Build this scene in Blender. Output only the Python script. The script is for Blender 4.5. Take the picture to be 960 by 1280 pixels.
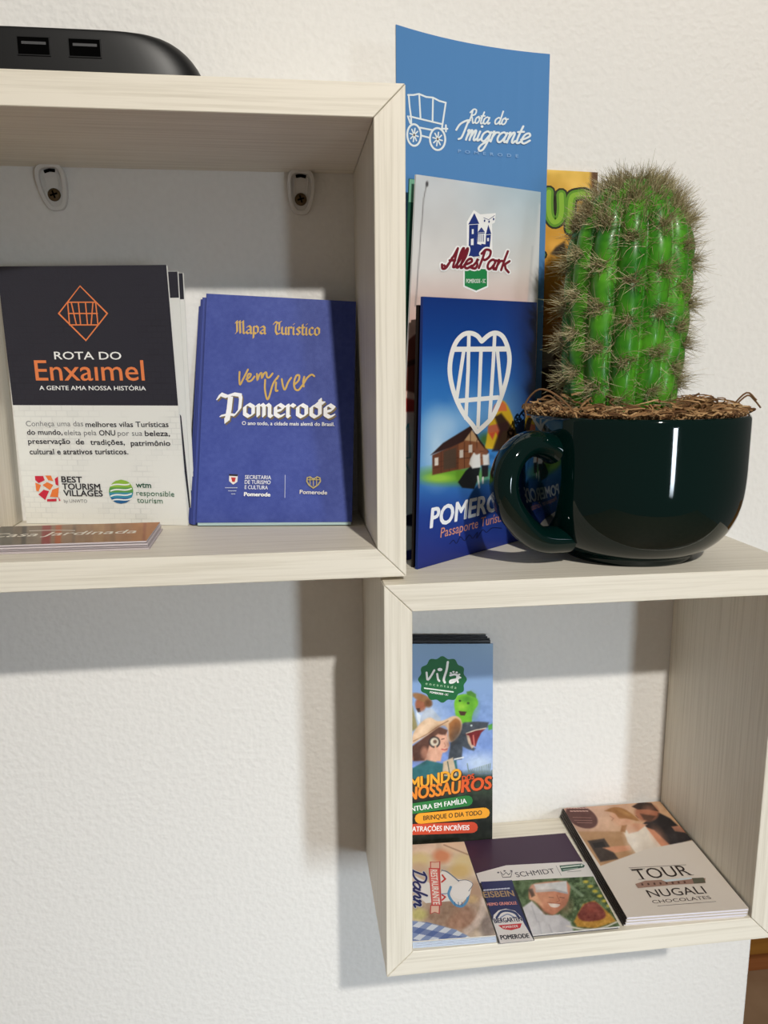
import bpy, bmesh, math, random
import numpy as np
from mathutils import Vector, Matrix
from math import sin, cos, pi, radians
random.seed(7); rng = np.random.default_rng(7)
S = 0.001                                             # everything below is written in millimetres
scene = bpy.context.scene
COL = scene.collection
for o in list(bpy.data.objects): bpy.data.objects.remove(o)

# ---------------------------------------------------------------- camera
cam = bpy.data.objects.new('camera', bpy.data.cameras.new('camera')); COL.objects.link(cam)
yaw, pit, rol = radians(7.051), radians(10.756), radians(-0.41)
fw = Vector((sin(yaw)*cos(pit), cos(yaw)*cos(pit), -sin(pit)))
r0 = Vector((cos(yaw), -sin(yaw), 0)); u0 = r0.cross(fw)
rt = r0*cos(rol)+u0*sin(rol); up = u0*cos(rol)-r0*sin(rol)
mw = Matrix((rt, up, -fw)).transposed().to_4x4(); mw.translation = Vector((-59.05, -494.46, 108.06))*S
cam.matrix_world = mw
cam.data.sensor_fit = 'VERTICAL'; cam.data.sensor_height = 24; cam.data.lens = 970.58*24/1280
cam.data.clip_start = 0.01
scene.camera = cam
# ---------------------------------------------------------------- world, lights, exposure
w = bpy.data.worlds.new('world'); scene.world = w; w.use_nodes = True
bg = w.node_tree.nodes['Background']; bg.inputs[0].default_value = (1.0, 0.95, 0.88, 1); bg.inputs[1].default_value = 0.12
def lamp(name, kind, loc, energy, color, **kw):
    d = bpy.data.lights.new(name, kind); d.energy = energy; d.color = color
    for k, v in kw.items(): setattr(d, k, v)
    o = bpy.data.objects.new(name, d); COL.objects.link(o); o.location = Vector(loc)*S
    return o
lamp('ceiling_lamp', 'POINT', (235, -1492, 1078), 96, (1.0, 0.955, 0.88), shadow_soft_size=0.028)
win = lamp('window_light', 'AREA', (610, -1750, -240), 1.38, (0.78, 0.90, 1.0), shape='RECTANGLE', size=0.11, size_y=0.52, spread=radians(48))
win.rotation_euler = (Vector((0, -60, -470))*S - win.location).to_track_quat('-Z', 'Y').to_euler()
vs = scene.view_settings
vs.view_transform = 'Standard'; vs.look = 'None'; vs.gamma = 1; vs.use_curve_mapping = False; vs.exposure = 0.0

# ---------------------------------------------------------------- materials
def lin(c):
    c = np.asarray(c, float)/255.0
    return np.where(c <= 0.04045, c/12.92, ((c+0.055)/1.055)**2.4)
def mat(name, col, rough=0.5, metal=0.0, coat=0.0, spec=0.5):
    m = bpy.data.materials.new(name); m.use_nodes = True
    b = m.node_tree.nodes['Principled BSDF']
    b.inputs['Base Color'].default_value = (*lin(col), 1); b.inputs['Roughness'].default_value = rough
    b.inputs['Metallic'].default_value = metal; b.inputs['Coat Weight'].default_value = coat
    b.inputs['Specular IOR Level'].default_value = spec
    return m
def noise_mix(m, c1, c2, scale=(1, 1, 1), nscale=5.0, detail=3.0, lo=0.35, hi=0.65, bump=0.0, dist=0.001, rough=0.6):
    nt = m.node_tree; N = nt.nodes; L = nt.links; b = N['Principled BSDF']
    tc = N.new('ShaderNodeTexCoord'); mp = N.new('ShaderNodeMapping'); mp.inputs['Scale'].default_value = scale
    nz = N.new('ShaderNodeTexNoise'); nz.inputs['Scale'].default_value = nscale; nz.inputs['Detail'].default_value = detail; nz.inputs['Roughness'].default_value = rough
    cr = N.new('ShaderNodeValToRGB'); cr.color_ramp.elements[0].position = lo; cr.color_ramp.elements[1].position = hi
    cr.color_ramp.elements[0].color = (*lin(c1), 1); cr.color_ramp.elements[1].color = (*lin(c2), 1)
    L.new(tc.outputs['Object'], mp.inputs[0]); L.new(mp.outputs[0], nz.inputs['Vector'])
    L.new(nz.outputs['Fac'], cr.inputs[0]); L.new(cr.outputs[0], b.inputs['Base Color'])
    if bump:
        bp = N.new('ShaderNodeBump'); bp.inputs['Strength'].default_value = bump; bp.inputs['Distance'].default_value = dist
        L.new(nz.outputs['Fac'], bp.inputs['Height']); L.new(bp.outputs[0], b.inputs['Normal'])
    return m
def ink(name, rough, coat=0.0, weave=0.0, spec=0.3):
    m = mat(name, (255, 255, 255), rough, coat=coat, spec=spec); nt = m.node_tree; N = nt.nodes; L = nt.links
    a = N.new('ShaderNodeVertexColor'); a.layer_name = 'Col'
    L.new(a.outputs['Color'], N['Principled BSDF'].inputs['Base Color'])
    N['Principled BSDF'].inputs['Coat Roughness'].default_value = 0.12
    if weave:
        tc = N.new('ShaderNodeTexCoord'); nz = N.new('ShaderNodeTexNoise'); nz.inputs['Scale'].default_value = 1400
        bp = N.new('ShaderNodeBump'); bp.inputs['Strength'].default_value = weave; bp.inputs['Distance'].default_value = 0.0002
        L.new(tc.outputs['Object'], nz.inputs['Vector']); L.new(nz.outputs['Fac'], bp.inputs['Height']); L.new(bp.outputs[0], N['Principled BSDF'].inputs['Normal'])
    return m
M = {}
M['wall'] = noise_mix(mat('painted_plaster', (232, 230, 226), 0.75), (231, 229, 225), (234, 232, 228), nscale=270, detail=1.5, lo=0.3, hi=0.7, bump=0.55, dist=0.0012, rough=0.4)
WA, WB = (214, 206, 189), (232, 225, 210)
M['wood_h'] = noise_mix(mat('ash_laminate_lengthwise', WB, 0.5), WA, WB, (12, 560, 560), 1.0, 4, 0.3, 0.56, 0.12, 0.0003)
M['wood_v'] = noise_mix(mat('ash_laminate_upright', WB, 0.5), WA, WB, (560, 560, 12), 1.0, 4, 0.3, 0.56, 0.12, 0.0003)
M['floor'] = noise_mix(mat('brown_floor', (174, 146, 118), 0.5), (166, 138, 110), (182, 154, 126), nscale=9)
M['brown_wood'] = noise_mix(mat('varnished_brown_wood', (140, 90, 40), 0.4), (158, 104, 40), (190, 136, 60), (2, 2, 40), 1.0, 4)
M['skirting'] = noise_mix(mat('orange_brown_wood', (135, 82, 45), 0.4), (168, 104, 58), (190, 124, 76), (2, 40, 40), 1.0, 3)
M['black'] = mat('black_plastic', (15, 15, 16), 0.42, spec=0.35)
M['port'] = mat('port_black', (1, 1, 1), 0.9, spec=0.05)
M['tongue'] = mat('port_grey', (66, 66, 68), 0.4)
M['white_plastic'] = mat('white_plastic', (216, 214, 210), 0.45)
M['brass'] = mat('brassy_screw', (96, 78, 52), 0.45, metal=0.6)
M['paper'] = mat('white_paper', (228, 226, 222), 0.7)
M['glaze'] = mat('dark_green_glaze', (2, 24, 21), 0.05, coat=0.0, spec=0.45)
M['ink_matte'] = ink('matte_print', 0.55, weave=0.35)
M['ink_gloss'] = ink('glossy_print', 0.5, coat=0.12, spec=0.25)
M['ink_satin'] = ink('satin_print', 0.55, coat=0.03, spec=0.25)

# ---------------------------------------------------------------- mesh helpers
def link(name, me, m=None, parent=None, loc=None):
    o = bpy.data.objects.new(name, me); COL.objects.link(o)
    if m is not None and me is not None: me.materials.append(m)
    if parent is not None: o.parent = parent
    if loc is not None: o.location = loc
    return o
def mesh(name, V, F, m, parent=None, base=(0, 0, 0), smooth=False, kind=None):
    b = np.asarray(base, float); me = bpy.data.meshes.new(name)
    V = (np.asarray(V, float)-b)*S
    me.from_pydata(V.tolist(), [], [list(f) for f in F]); me.validate(); me.update()
    if smooth: me.polygons.foreach_set('use_smooth', [True]*len(me.polygons))
    o = link(name, me, m, parent)
    if parent is None: o.location = Vector(b)*S
    if kind: o['kind'] = kind
    return o
def tag(o, label, cat, group=None):
    o['label'] = label; o['category'] = cat
    if group: o['group'] = group
    return o
def thing(name, label, cat, base, group=None):
    o = bpy.data.objects.new(name, None); COL.objects.link(o); o.location = Vector(base)*S; o.empty_display_size = 0.01
    return tag(o, label, cat, group)
def box_geo(a, b):
    (x0, y0, z0), (x1, y1, z1) = a, b
    V = [(x0, y0, z0), (x1, y0, z0), (x1, y1, z0), (x0, y1, z0), (x0, y0, z1), (x1, y0, z1), (x1, y1, z1), (x0, y1, z1)]
    F = [(0, 3, 2, 1), (4, 5, 6, 7), (0, 1, 5, 4), (1, 2, 6, 5), (2, 3, 7, 6), (3, 0, 4, 7)]
    return V, F
def bevel(o, wmm, seg=2):
    md = o.modifiers.new('bevel', 'BEVEL'); md.width = wmm*S; md.segments = seg; md.limit_method = 'ANGLE'; md.angle_limit = radians(35)
    return o
def struct(o): o['kind'] = 'structure'; return o
def tube_geo(pts, rad, n=8, caps=True):
    """tapering tube along 3-D points; rad is a number or a list"""
    P = [Vector(p) for p in pts]; R = rad if hasattr(rad, '__len__') else [rad]*len(P)
    V, F = [], []; ref = None
    for i, p in enumerate(P):
        t = (P[min(i+1, len(P)-1)]-P[max(i-1, 0)]).normalized()
        if ref is None: ref = t.orthogonal().normalized()
        a = (ref-t*ref.dot(t)).normalized(); ref = a; b = t.cross(a)
        for k in range(n): V.append(tuple(p+(a*cos(2*pi*k/n)+b*sin(2*pi*k/n))*R[i]))
    for i in range(len(P)-1):
        for k in range(n): F.append((i*n+k, i*n+(k+1) % n, (i+1)*n+(k+1) % n, (i+1)*n+k))
    if caps: F.append(tuple(range(n))[::-1]); F.append(tuple(range((len(P)-1)*n, len(P)*n)))
    return V, F
def lathe_geo(prof, c, n=72):
    V, F = [], []
    for (r, z) in prof:
        for k in range(n): V.append((c[0]+r*cos(2*pi*k/n), c[1]+r*sin(2*pi*k/n), c[2]+z))
    for i in range(len(prof)-1):
        for k in range(n): F.append((i*n+k, i*n+(k+1) % n, (i+1)*n+(k+1) % n, (i+1)*n+k))
    return V, F
def catmull(pts, n=6):
    P = [np.array(p, float) for p in pts]
    if len(P) < 3: return P
    Q = [2*P[0]-P[1]]+P+[2*P[-1]-P[-2]]; out = []
    for i in range(1, len(Q)-2):
        for k in range(n):
            t = k/n
            out.append(0.5*((2*Q[i])+(-Q[i-1]+Q[i+1])*t+(2*Q[i-1]-5*Q[i]+4*Q[i+1]-Q[i+2])*t*t+(-Q[i-1]+3*Q[i]-3*Q[i+1]+Q[i+2])*t**3))
    return out+[P[-1]]

# ---------------------------------------------------------------- the setting
o = struct(mesh('wall_back', *box_geo((-1500, 0, -1100), (290, 120, 1350)), M['wall'])); bevel(o, 3, 3)
struct(mesh('floor', *box_geo((-1500, -1900, -1140), (2200, 2200, -1100)), M['floor']))
struct(mesh('wall_far', *box_geo((-1500, 2100, -1100), (2200, 2200, 1350)), M['wall']))

# ---------------------------------------------------------------- box shelves
def box_shelf(label, x0, x1, z0, z1, d, t):
    base = ((x0+x1)/2, -d/2, z0); root = thing('box_shelf', label, 'shelf', base, 'wall-mounted box shelves'); g = 0.16
    def board(name, q, m):                           # q: four (x, z) points of the mitred face
        V = [(x, -d, z) for x, z in q]+[(x, -0.1, z) for x, z in q]
        F = [(0, 1, 2, 3), (7, 6, 5, 4)]+[(i, i+4, (i+1) % 4+4, (i+1) % 4) for i in range(4)]
        bevel(mesh(name, V, F, M[m], root, base), 0.35, 1)
    board('top_board', [(x0+g, z1), (x0+t+g, z1-t), (x1-t-g, z1-t), (x1-g, z1)][::-1], 'wood_h')
    board('bottom_board', [(x0+g, z0), (x1-g, z0), (x1-t-g, z0+t), (x0+t+g, z0+t)], 'wood_h')
    board('side_board', [(x0, z0+g), (x0+t, z0+t+g), (x0+t, z1-t-g), (x0, z1-g)], 'wood_v')
    board('side_board', [(x1, z0+g), (x1, z1-g), (x1-t, z1-t-g), (x1-t, z0+t+g)], 'wood_v')
    return root, base
AT, AB, AXL, AXR, AD, T = 235.6, 0.0, -237.5, 0.0, 109.5, 15.0
BT, BB, BXL, BXR, BD, TB = -2.4, -231.7, -12.6, 221.0, 115.9, 14.75
A, Abase = box_shelf('upper pale wood box shelf with booklets inside and black box on top', AXL, AXR, AB, AT, AD, T)
B, Bbase = box_shelf('lower pale wood box shelf carrying the green cactus mug', BXL, BXR, BB, BT, BD, TB)
def bracket(cx, tilt):
    """moulded plastic hanger on the wall inside the upper shelf"""
    br = thing('hanger_bracket', '', '', Abase); del br['label'], br['category']
    br.parent = A; br.location = (0, 0, 0)
    ct = 219.5; c, s = cos(tilt), sin(tilt)
    def W(x, z, y): return (cx+x*c+z*s, y, ct-3+(-x*s+z*c))
    def ring(n, off):                               # rounded trapezium, wide at the top, half-round foot
        pts = []
        for k in range(n):
            a = 2*pi*k/n; zz = -7.5+(12.5+off)*math.copysign(abs(sin(a))**0.85, sin(a)); ww = 7.9+1.6*sin(a)+off
            pts.append((ww*math.copysign(abs(cos(a))**0.55, cos(a)), zz))
        return pts
    n = 40; out = ring(n, 0); inn = ring(n, -2.3)
    V = [W(x, z, -0.1) for x, z in out]+[W(x, z, -6.0-0.14*z) for x, z in out]+[W(x, z, -6.0-0.14*z) for x, z in inn]+[W(x, z, -2.6) for x, z in inn]
    F = []
    for i in range(n):
        j = (i+1) % n
        for a in range(3): F.append((a*n+i, a*n+j, (a+1)*n+j, (a+1)*n+i))
    F.append(tuple(range(3*n, 4*n)))
    bevel(mesh('shell', V, F, M['white_plastic'], br, Abase, smooth=False), 0.5)
    V, F = tube_geo([W(-3, 1.3, -2.9), W(0, 1.9, -2.9), W(3, 1.3, -2.9)], 0.9, 8); mesh('slot', V, F, M['port'], br, Abase)
    for sx in (-1, 1):
        V, F = tube_geo([W(sx*4.2, 0.5, -2.9), W(sx*3.6, -9, -2.9)], 0.55, 6); mesh('rail', V, F, M['white_plastic'], br, Abase)
    ctr = W(0, -11.5, 0)
    prof = [(0.1, 0.9), (1.8, 0.8), (3.5, 0.2), (3.6, -0.6)]
    V = [(ctr[0]+r*cos(2*pi*k/20), -3.4-h, ctr[2]+r*sin(2*pi*k/20)) for r, h in prof for k in range(20)]
    F = [(i*20+k, i*20+(k+1) % 20, i*20+20+(k+1) % 20, i*20+20+k) for i in range(3) for k in range(20)]+[tuple(range(20))]
    mesh('screw', V, F, M['brass'], br, Abase, smooth=True)
    V1, F1 = [], []
    for rot in (0.3, 0.3+pi/2):
        q = [(-2.1, -0.45), (2.1, -0.45), (2.1, 0.45), (-2.1, 0.45)]; n0 = len(V1)
        for y in (-4.5, -4.0):
            V1 += [(ctr[0]+x*cos(rot)-z*sin(rot), y, ctr[2]+x*sin(rot)+z*cos(rot)) for x, z in q]
        F1 += [(n0, n0+1, n0+2, n0+3), (n0+7, n0+6, n0+5, n0+4)]+[(n0+i, n0+4+i, n0+4+(i+1) % 4, n0+(i+1) % 4) for i in range(4)]
    mesh('screw_recess', V1, F1, M['port'], br, Abase)
bracket(-189.0, -0.12); bracket(-46.5, 0.03)

# ---------------------------------------------------------------- black media box on the upper shelf
def media_box():
    x0, x1, y0, y1, z0, z1 = -236, -93, -72, -8, AT, AT+31.5
    base = ((x0+x1)/2, (y0+y1)/2, z0)
    root = thing('media_box', 'low black plastic media box with two ports on the upper shelf', 'media box', base)
    V, F = [], []; n = 72; levels = []
    for k in range(13):                              # domed edge: inset grows towards the top
        a = k/12*pi/2; levels.append((26*(1-cos(a)) if k else 0.0, z0+1.5+(z1-z0-1.5)*sin(a)))
    levels = [(1.0, z0+0.2)]+levels
    for ins, z in levels:
        hx, hy = (x1-x0)/2-ins*0.95, (y1-y0)/2-ins*0.05
        for k in range(n):
            a = 2*pi*k/n; p = 0.36
            V.append((base[0]+hx*math.copysign(abs(cos(a))**p, cos(a)), base[1]+hy*math.copysign(abs(sin(a))**p, sin(a)), z))
    for i in range(len(levels)-1):
        for k in range(n): F.append((i*n+k, i*n+(k+1) % n, (i+1)*n+(k+1) % n, (i+1)*n+k))
    F.append(tuple(range(n))[::-1]); F.append(tuple(range((len(levels)-1)*n, len(levels)*n)))
    mesh('case', V, F, M['black'], root, base, smooth=True)
    for cx in (-173.5, -150.0):
        yf = -72.25; zc = 258.4; hw, hh = 7.2, 3.8; ring = []
        V = [(cx+sx*(hw+e), yf+dy, zc+sz*(hh+e)) for e, dy in ((0.5, 1), (0.4, 0), (0, 0), (0, 4)) for sx, sz in ((-1, -1), (1, -1), (1, 1), (-1, 1))]
        F = [(a*4+i, a*4+(i+1) % 4, a*4+4+(i+1) % 4, a*4+4+i) for a in range(3) for i in range(4)]
        p = mesh('port', V, F, M['black'], root, base)
        mesh('socket', *box_geo((cx-hw, yf+0.15, zc-hh), (cx+hw, yf+3.5, zc+hh)), M['port'], p, base)
        mesh('tongue', *box_geo((cx-hw*0.75, yf+0.05, zc+0.7), (cx+hw*0.8, yf+2, zc+1.9)), M['tongue'], p, base)
media_box()

# ---------------------------------------------------------------- printed matter: covers, lettering, pictures
GAIN = 1.0
def homography(src, dst):
    Am = []
    for (x, y), (u, v) in zip(src, dst):
        Am.append([x, y, 1, 0, 0, 0, -u*x, -u*y]); Am.append([0, 0, 0, x, y, 1, -v*x, -v*y])
    h = np.linalg.solve(np.array(Am, float), np.array([c for d in dst for c in d], float))
    return np.array([*h, 1]).reshape(3, 3)
_font = {}
def glyph_mesh(s, bold=0.0):
    key = (s, bold)
    if key in _font: return _font[key]
    cu = bpy.data.curves.new('t', 'FONT'); cu.body = s; cu.resolution_u = 3; cu.offset = bold
    ob = bpy.data.objects.new('t', cu); COL.objects.link(ob)
    dg = bpy.context.evaluated_depsgraph_get(); me = ob.evaluated_get(dg).to_mesh()
    V = np.array([v.co[:2] for v in me.vertices]) if len(me.vertices) else np.zeros((0, 2)); F = [tuple(p.vertices) for p in me.polygons]
    ob.evaluated_get(dg).to_mesh_clear(); bpy.data.objects.remove(ob); bpy.data.curves.remove(cu)
    _font[key] = (V, F); return V, F
CAP = glyph_mesh('H')[0][:, 1].max()
class Cover:
    """a paper rectangle: c3 = 3-D corners TL TR BR BL in mm, sk = the same corners in drawing units"""
    def __init__(self, c3, sk, bulge=0.0):
        self.c = [np.array(p, float) for p in c3]; self.bulge = bulge
        tl, tr, br, bl = self.c
        n = np.cross(tr-tl+br-bl, tl-bl+tr-br); self.n = n/np.linalg.norm(n)
        self.W = (np.linalg.norm(tr-tl)+np.linalg.norm(br-bl))/2; self.H = (np.linalg.norm(tl-bl)+np.linalg.norm(tr-br))/2
        self.h2 = homography(sk, [(0, 1), (1, 1), (1, 0), (0, 0)]); self.h2i = np.linalg.inv(self.h2)
        self.base = (br+bl)/2
    def P(self, u, v, h=0.0):
        u = np.asarray(u, float); v = np.asarray(v, float); tl, tr, br, bl = self.c
        U, Vv = u[..., None], v[..., None]
        p = (bl*(1-U)+br*U)*(1-Vv)+(tl*(1-U)+tr*U)*Vv
        return p+self.n*(np.asarray(h)[..., None]+self.bulge*4*U*(1-U)*Vv)
    def uv(self, pts):
        pts = np.asarray(pts, float); q = np.c_[pts, np.ones(len(pts))]@self.h2.T
        return q[:, :2]/q[:, 2:3]
    def sk(self, u, v):
        q = np.stack([u, v, np.ones_like(u)], -1)@self.h2i.T
        return q[..., 0]/q[..., 2], q[..., 1]/q[..., 2]
    def slab(self, name, h0, h1, m, parent, u0=0, u1=1, v0=0, v1=1, nu=10, nv=6, col=None):
        V, F = [], []; gu = np.linspace(u0, u1, nu+1); gv = np.linspace(v0, v1, nv+1); UU, VV = np.meshgrid(gu, gv)
        top = self.P(UU, VV, np.full(UU.shape, h1)).reshape(-1, 3); bot = self.P(UU, VV, np.full(UU.shape, h0)).reshape(-1, 3)
        V = np.r_[top, bot]; n = (nu+1)*(nv+1); I = lambda i, j: j*(nu+1)+i
        for j in range(nv):
            for i in range(nu):
                F.append((I(i, j), I(i+1, j), I(i+1, j+1), I(i, j+1))); F.append((n+I(i, j+1), n+I(i+1, j+1), n+I(i+1, j), n+I(i, j)))
        ring = [I(i, 0) for i in range(nu)]+[I(nu, j) for j in range(nv)]+[I(i, nv) for i in range(nu, 0, -1)]+[I(0, j) for j in range(nv, 0, -1)]
        for a, b in zip(ring, ring[1:]+ring[:1]): F.append((a, a+n, b+n, b))
        o = mesh(name, V, F, m, parent, self.root_base)
        if col is not None: paint(o, np.tile(lin(col)*GAIN, (len(V), 1)))
        return o
def paint(o, rgb):
    a = o.data.color_attributes.new('Col', 'FLOAT_COLOR', 'POINT')
    a.data.foreach_set('color', np.c_[np.clip(rgb, 0, 0.9), np.ones(len(rgb))].astype(np.float32).ravel())
class Art:
    """flat print on a cover, drawn in the cover's drawing units"""
    def __init__(self, cov, parent, m, h=0.02): self.cov, self.parent, self.m, self.h = cov, parent, m, h; self.parts = {}; self.cur = None
    def part(self, name): self.cur = self.parts.setdefault(name, ([], [], [])); return self
    def add(self, V2, F, col, uvspace=False):
        if len(V2) == 0: return
        V, Fs, C = self.cur; n = len(V); self.h += 0.0035
        q = np.asarray(V2, float) if uvspace else self.cov.uv(V2)
        V.extend(self.cov.P(q[:, 0], q[:, 1], np.full(len(q), self.h)).tolist()); Fs.extend([tuple(n+i for i in f) for f in F])
        C.extend([lin(col)*GAIN]*len(q))
    def poly(self, pts, col): self.add(pts, [tuple(range(len(pts)))[::-1]], col)
    def ell(self, cx, cy, rx, ry, col, n=32, rot=0): self.poly([(cx+rx*cos(t)*cos(rot)-ry*sin(t)*sin(rot), cy+rx*cos(t)*sin(rot)+ry*sin(t)*cos(rot)) for t in [2*pi*k/n for k in range(n)]], col)
    def stroke(self, pts, wd, col, closed=False, smooth=0, caps=True):
        P = [np.array(p, float) for p in pts]
        if closed: P.append(P[0])
        if smooth: P = catmull(P, smooth)
        P = [p for i, p in enumerate(P) if i == 0 or np.linalg.norm(p-P[i-1]) > 1e-6]
        if len(P) < 2: return
        V, F = [], []; n = len(P)
        for i in range(n):
            a, b = (P[i-1] if i else (P[-2] if closed else P[0])), (P[i+1] if i < n-1 else (P[1] if closed else P[-1]))
            t = b-a; t = t/(np.linalg.norm(t)+1e-9); nn = np.array([-t[1], t[0]]); k = 1.0
            if 0 < i < n-1:
                s = P[i+1]-P[i]; s = s/(np.linalg.norm(s)+1e-9); k = min(1.6, 1/max(0.4, abs(t@s)))
            V += [P[i]+nn*wd/2*k, P[i]-nn*wd/2*k]
        F = [(2*i, 2*i+1, 2*i+3, 2*i+2) for i in range(n-1)]
        self.add(V, F, col)
        if caps and not closed:
            for p in (P[0], P[-1]): self.ell(p[0], p[1], wd/2, wd/2, col, 10)
    def nib(self, pts, wd, col, ang=-0.72, thin=0.22):
        """broad pen held at a fixed angle: blackletter"""
        P = [np.array(p, float) for p in pts]; d = np.array([cos(ang), sin(ang)])*wd/2; e = np.array([-sin(ang), cos(ang)])*wd*thin/2
        for a, b in zip(P, P[1:]):
            self.hull([a+d+e, a-d+e, a+d-e, a-d-e, b+d+e, b-d+e, b+d-e, b-d-e], col)
    def hull(self, pts, col):
        pts = sorted(map(tuple, pts)); cr = lambda o, a, b: (a[0]-o[0])*(b[1]-o[1])-(a[1]-o[1])*(b[0]-o[0])
        lo, hi = [], []
        for p in pts:
            while len(lo) > 1 and cr(lo[-2], lo[-1], p) <= 0: lo.pop()
            lo.append(p)
        for p in pts[::-1]:
            while len(hi) > 1 and cr(hi[-2], hi[-1], p) <= 0: hi.pop()
            hi.append(p)
        self.poly(lo[:-1]+hi[:-1], col)
    def text(self, s, a, b, cap, col, bold=0.0, shear=0.0, down=False):
        """a string from a to b along its baseline; cap = capital height in drawing units"""
        V, F = glyph_mesh(s, 0.0)
        if len(V) == 0: return
        a = np.array(a, float); b = np.array(b, float); cov = self.cov
        sc = np.array([cov.W, cov.H]); d = (b-a)/np.linalg.norm(b-a); upv = np.array([d[1], -d[0]])
        ua, ub, uc = cov.uv([a, b, a+upv*cap])*sc
        ex = ub-ua; L = np.linalg.norm(ex); ex = ex/L; ey = np.array([-ex[1], ex[0]]); hc = abs((uc-ua)@ey)
        if hc < 1e-3: hc = np.linalg.norm(uc-ua)
        x0, x1 = V[:, 0].min(), V[:, 0].max()
        X = (V[:, 0]-x0)/(x1-x0)*L; Yy = V[:, 1]/CAP*hc
        q = ua+np.outer(X+shear*Yy, ex)+np.outer(Yy, ey)
        k = bold*hc/CAP
        for dx, dy in (((0, 0), (1, 0), (-1, 0), (.6, .6), (-.6, .6), (.6, -.6), (-.6, -.6)) if bold > 0 else ((0, 0),)):
            self.add((q+ex*dx*k+ey*dy*k)/sc, F, col, uvspace=True)
    def script(self, s, a, b, xh, wd, col, font=None, shear=0.25, nib=None):
        font = font or SCRIPT; adv = 0.0; items = []
        for ch in s:
            if ch == ' ': adv += 0.6; continue
            st, wv = font[ch]; items.append((adv, st)); adv += wv
        a = np.array(a, float); b = np.array(b, float); L = np.linalg.norm(b-a); d = (b-a)/L; n = np.array([d[1], -d[0]]); k = L/adv
        for off, st in items:
            for pl in st:
                pts = [a+d*((off+x)*k+shear*y*xh)+n*y*xh for x, y in pl]
                if len(pl) == 1: self.ell(pts[0][0], pts[0][1], wd*0.7, wd*0.7, col, 10)
                elif nib: self.nib(pts, nib, col)
                else: self.stroke(pts, wd, col, smooth=5)
    def flush(self):
        for name, (V, F, C) in self.parts.items():
            if F:
                o = mesh(name, V, F, self.m, self.parent, self.cov.root_base); paint(o, np.array(C))
        self.parts = {}
class Pic:
    """a printed picture: a fine grid on the cover, one colour per point"""
    def __init__(self, cov, nx, ny, u0=0, u1=1, v0=0, v1=1):
        self.cov = cov; self.nx, self.ny = nx, ny
        self.U, self.V = np.meshgrid(np.linspace(u0, u1, nx), np.linspace(v1, v0, ny)); self.X, self.Y = cov.sk(self.U, self.V)
        self.c = np.zeros((ny, nx, 3))
    def mix(self, m, col):
        m = np.clip(m, 0, 1)[..., None]; c = col if isinstance(col, np.ndarray) and col.ndim == 3 else np.array(col, float)
        self.c = self.c*(1-m)+c*m; return self
    def fill(self, col): self.c[:] = col; return self
    def grad(self, p0, c0, p1, c1):
        d = np.array(p1, float)-p0; t = np.clip(((self.X-p0[0])*d[0]+(self.Y-p0[1])*d[1])/(d@d), 0, 1)[..., None]
        return np.array(c0, float)*(1-t)+np.array(c1, float)*t
    def ell(self, cx, cy, rx, ry, col, f=0.15, rot=0, a=1.0):
        x, y = self.X-cx, self.Y-cy; xr = x*cos(rot)+y*sin(rot); yr = -x*sin(rot)+y*cos(rot)
        d = np.sqrt((xr/rx)**2+(yr/ry)**2); return self.mix(a*np.clip((1+f-d)/(2*f), 0, 1), col)
    def sd(self, pts, closed=True):
        P = np.array(pts, float); D = np.full(self.X.shape, 1e9); ins = np.zeros(self.X.shape, bool); n = len(P)
        for i in range(n if closed else n-1):
            a, b = P[i], P[(i+1) % n]; e = b-a; t = np.clip(((self.X-a[0])*e[0]+(self.Y-a[1])*e[1])/(e@e+1e-9), 0, 1)
            D = np.minimum(D, np.hypot(self.X-a[0]-t*e[0], self.Y-a[1]-t*e[1]))
            c = (a[1] > self.Y) != (b[1] > self.Y); ins ^= c & (self.X < (b[0]-a[0])*(self.Y-a[1])/(b[1]-a[1]+1e-12)+a[0])
        return np.where(ins, -D, D) if closed else D
    def pol(self, pts, col, f=0.8, a=1.0, smooth=0):
        if smooth: pts = [tuple(p) for p in catmull(list(pts)+[pts[0]], smooth)][:-1]
        return self.mix(a*np.clip(0.5-self.sd(pts)/(2*f), 0, 1), col)
    def line(self, pts, wd, col, f=0.5, a=1.0, smooth=0):
        if smooth: pts = [tuple(p) for p in catmull(pts, smooth)]
        return self.mix(a*np.clip(0.5-(self.sd(pts, False)-wd/2)/(2*f), 0, 1), col)
    def mottle(self, amp, cell, seed=1):
        r = np.random.default_rng(seed); acc = np.zeros(self.X.shape)
        for k in range(3):
            c = cell/2**k; gx = (self.X-self.X.min())/c; gy = (self.Y-self.Y.min())/c
            G = r.random((int(gy.max())+3, int(gx.max())+3)); ix, iy = gx.astype(int), gy.astype(int); fx, fy = gx-ix, gy-iy
            fx, fy = fx*fx*(3-2*fx), fy*fy*(3-2*fy)
            acc += (G[iy, ix]*(1-fx)*(1-fy)+G[iy, ix+1]*fx*(1-fy)+G[iy+1, ix]*(1-fx)*fy+G[iy+1, ix+1]*fx*fy-0.5)/2**k
        return acc*amp
    def noise(self, amp, cell, seed=1, where=None):
        m = self.mottle(amp, cell, seed)
        if where is not None: m = m*where
        self.c = np.clip(self.c+m[..., None], 0, 255); return self
    def build(self, name, parent, m, h=0.02):
        V = self.cov.P(self.U, self.V, np.full(self.U.shape, h)).reshape(-1, 3); nx, ny = self.nx, self.ny
        idx = np.arange(nx*ny).reshape(ny, nx); F = np.stack([idx[1:, :-1], idx[1:, 1:], idx[:-1, 1:], idx[:-1, :-1]], -1).reshape(-1, 4)
        o = mesh(name, V, F.tolist(), m, parent, self.cov.root_base); paint(o, (lin(self.c)*GAIN).reshape(-1, 3)); return o

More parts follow.
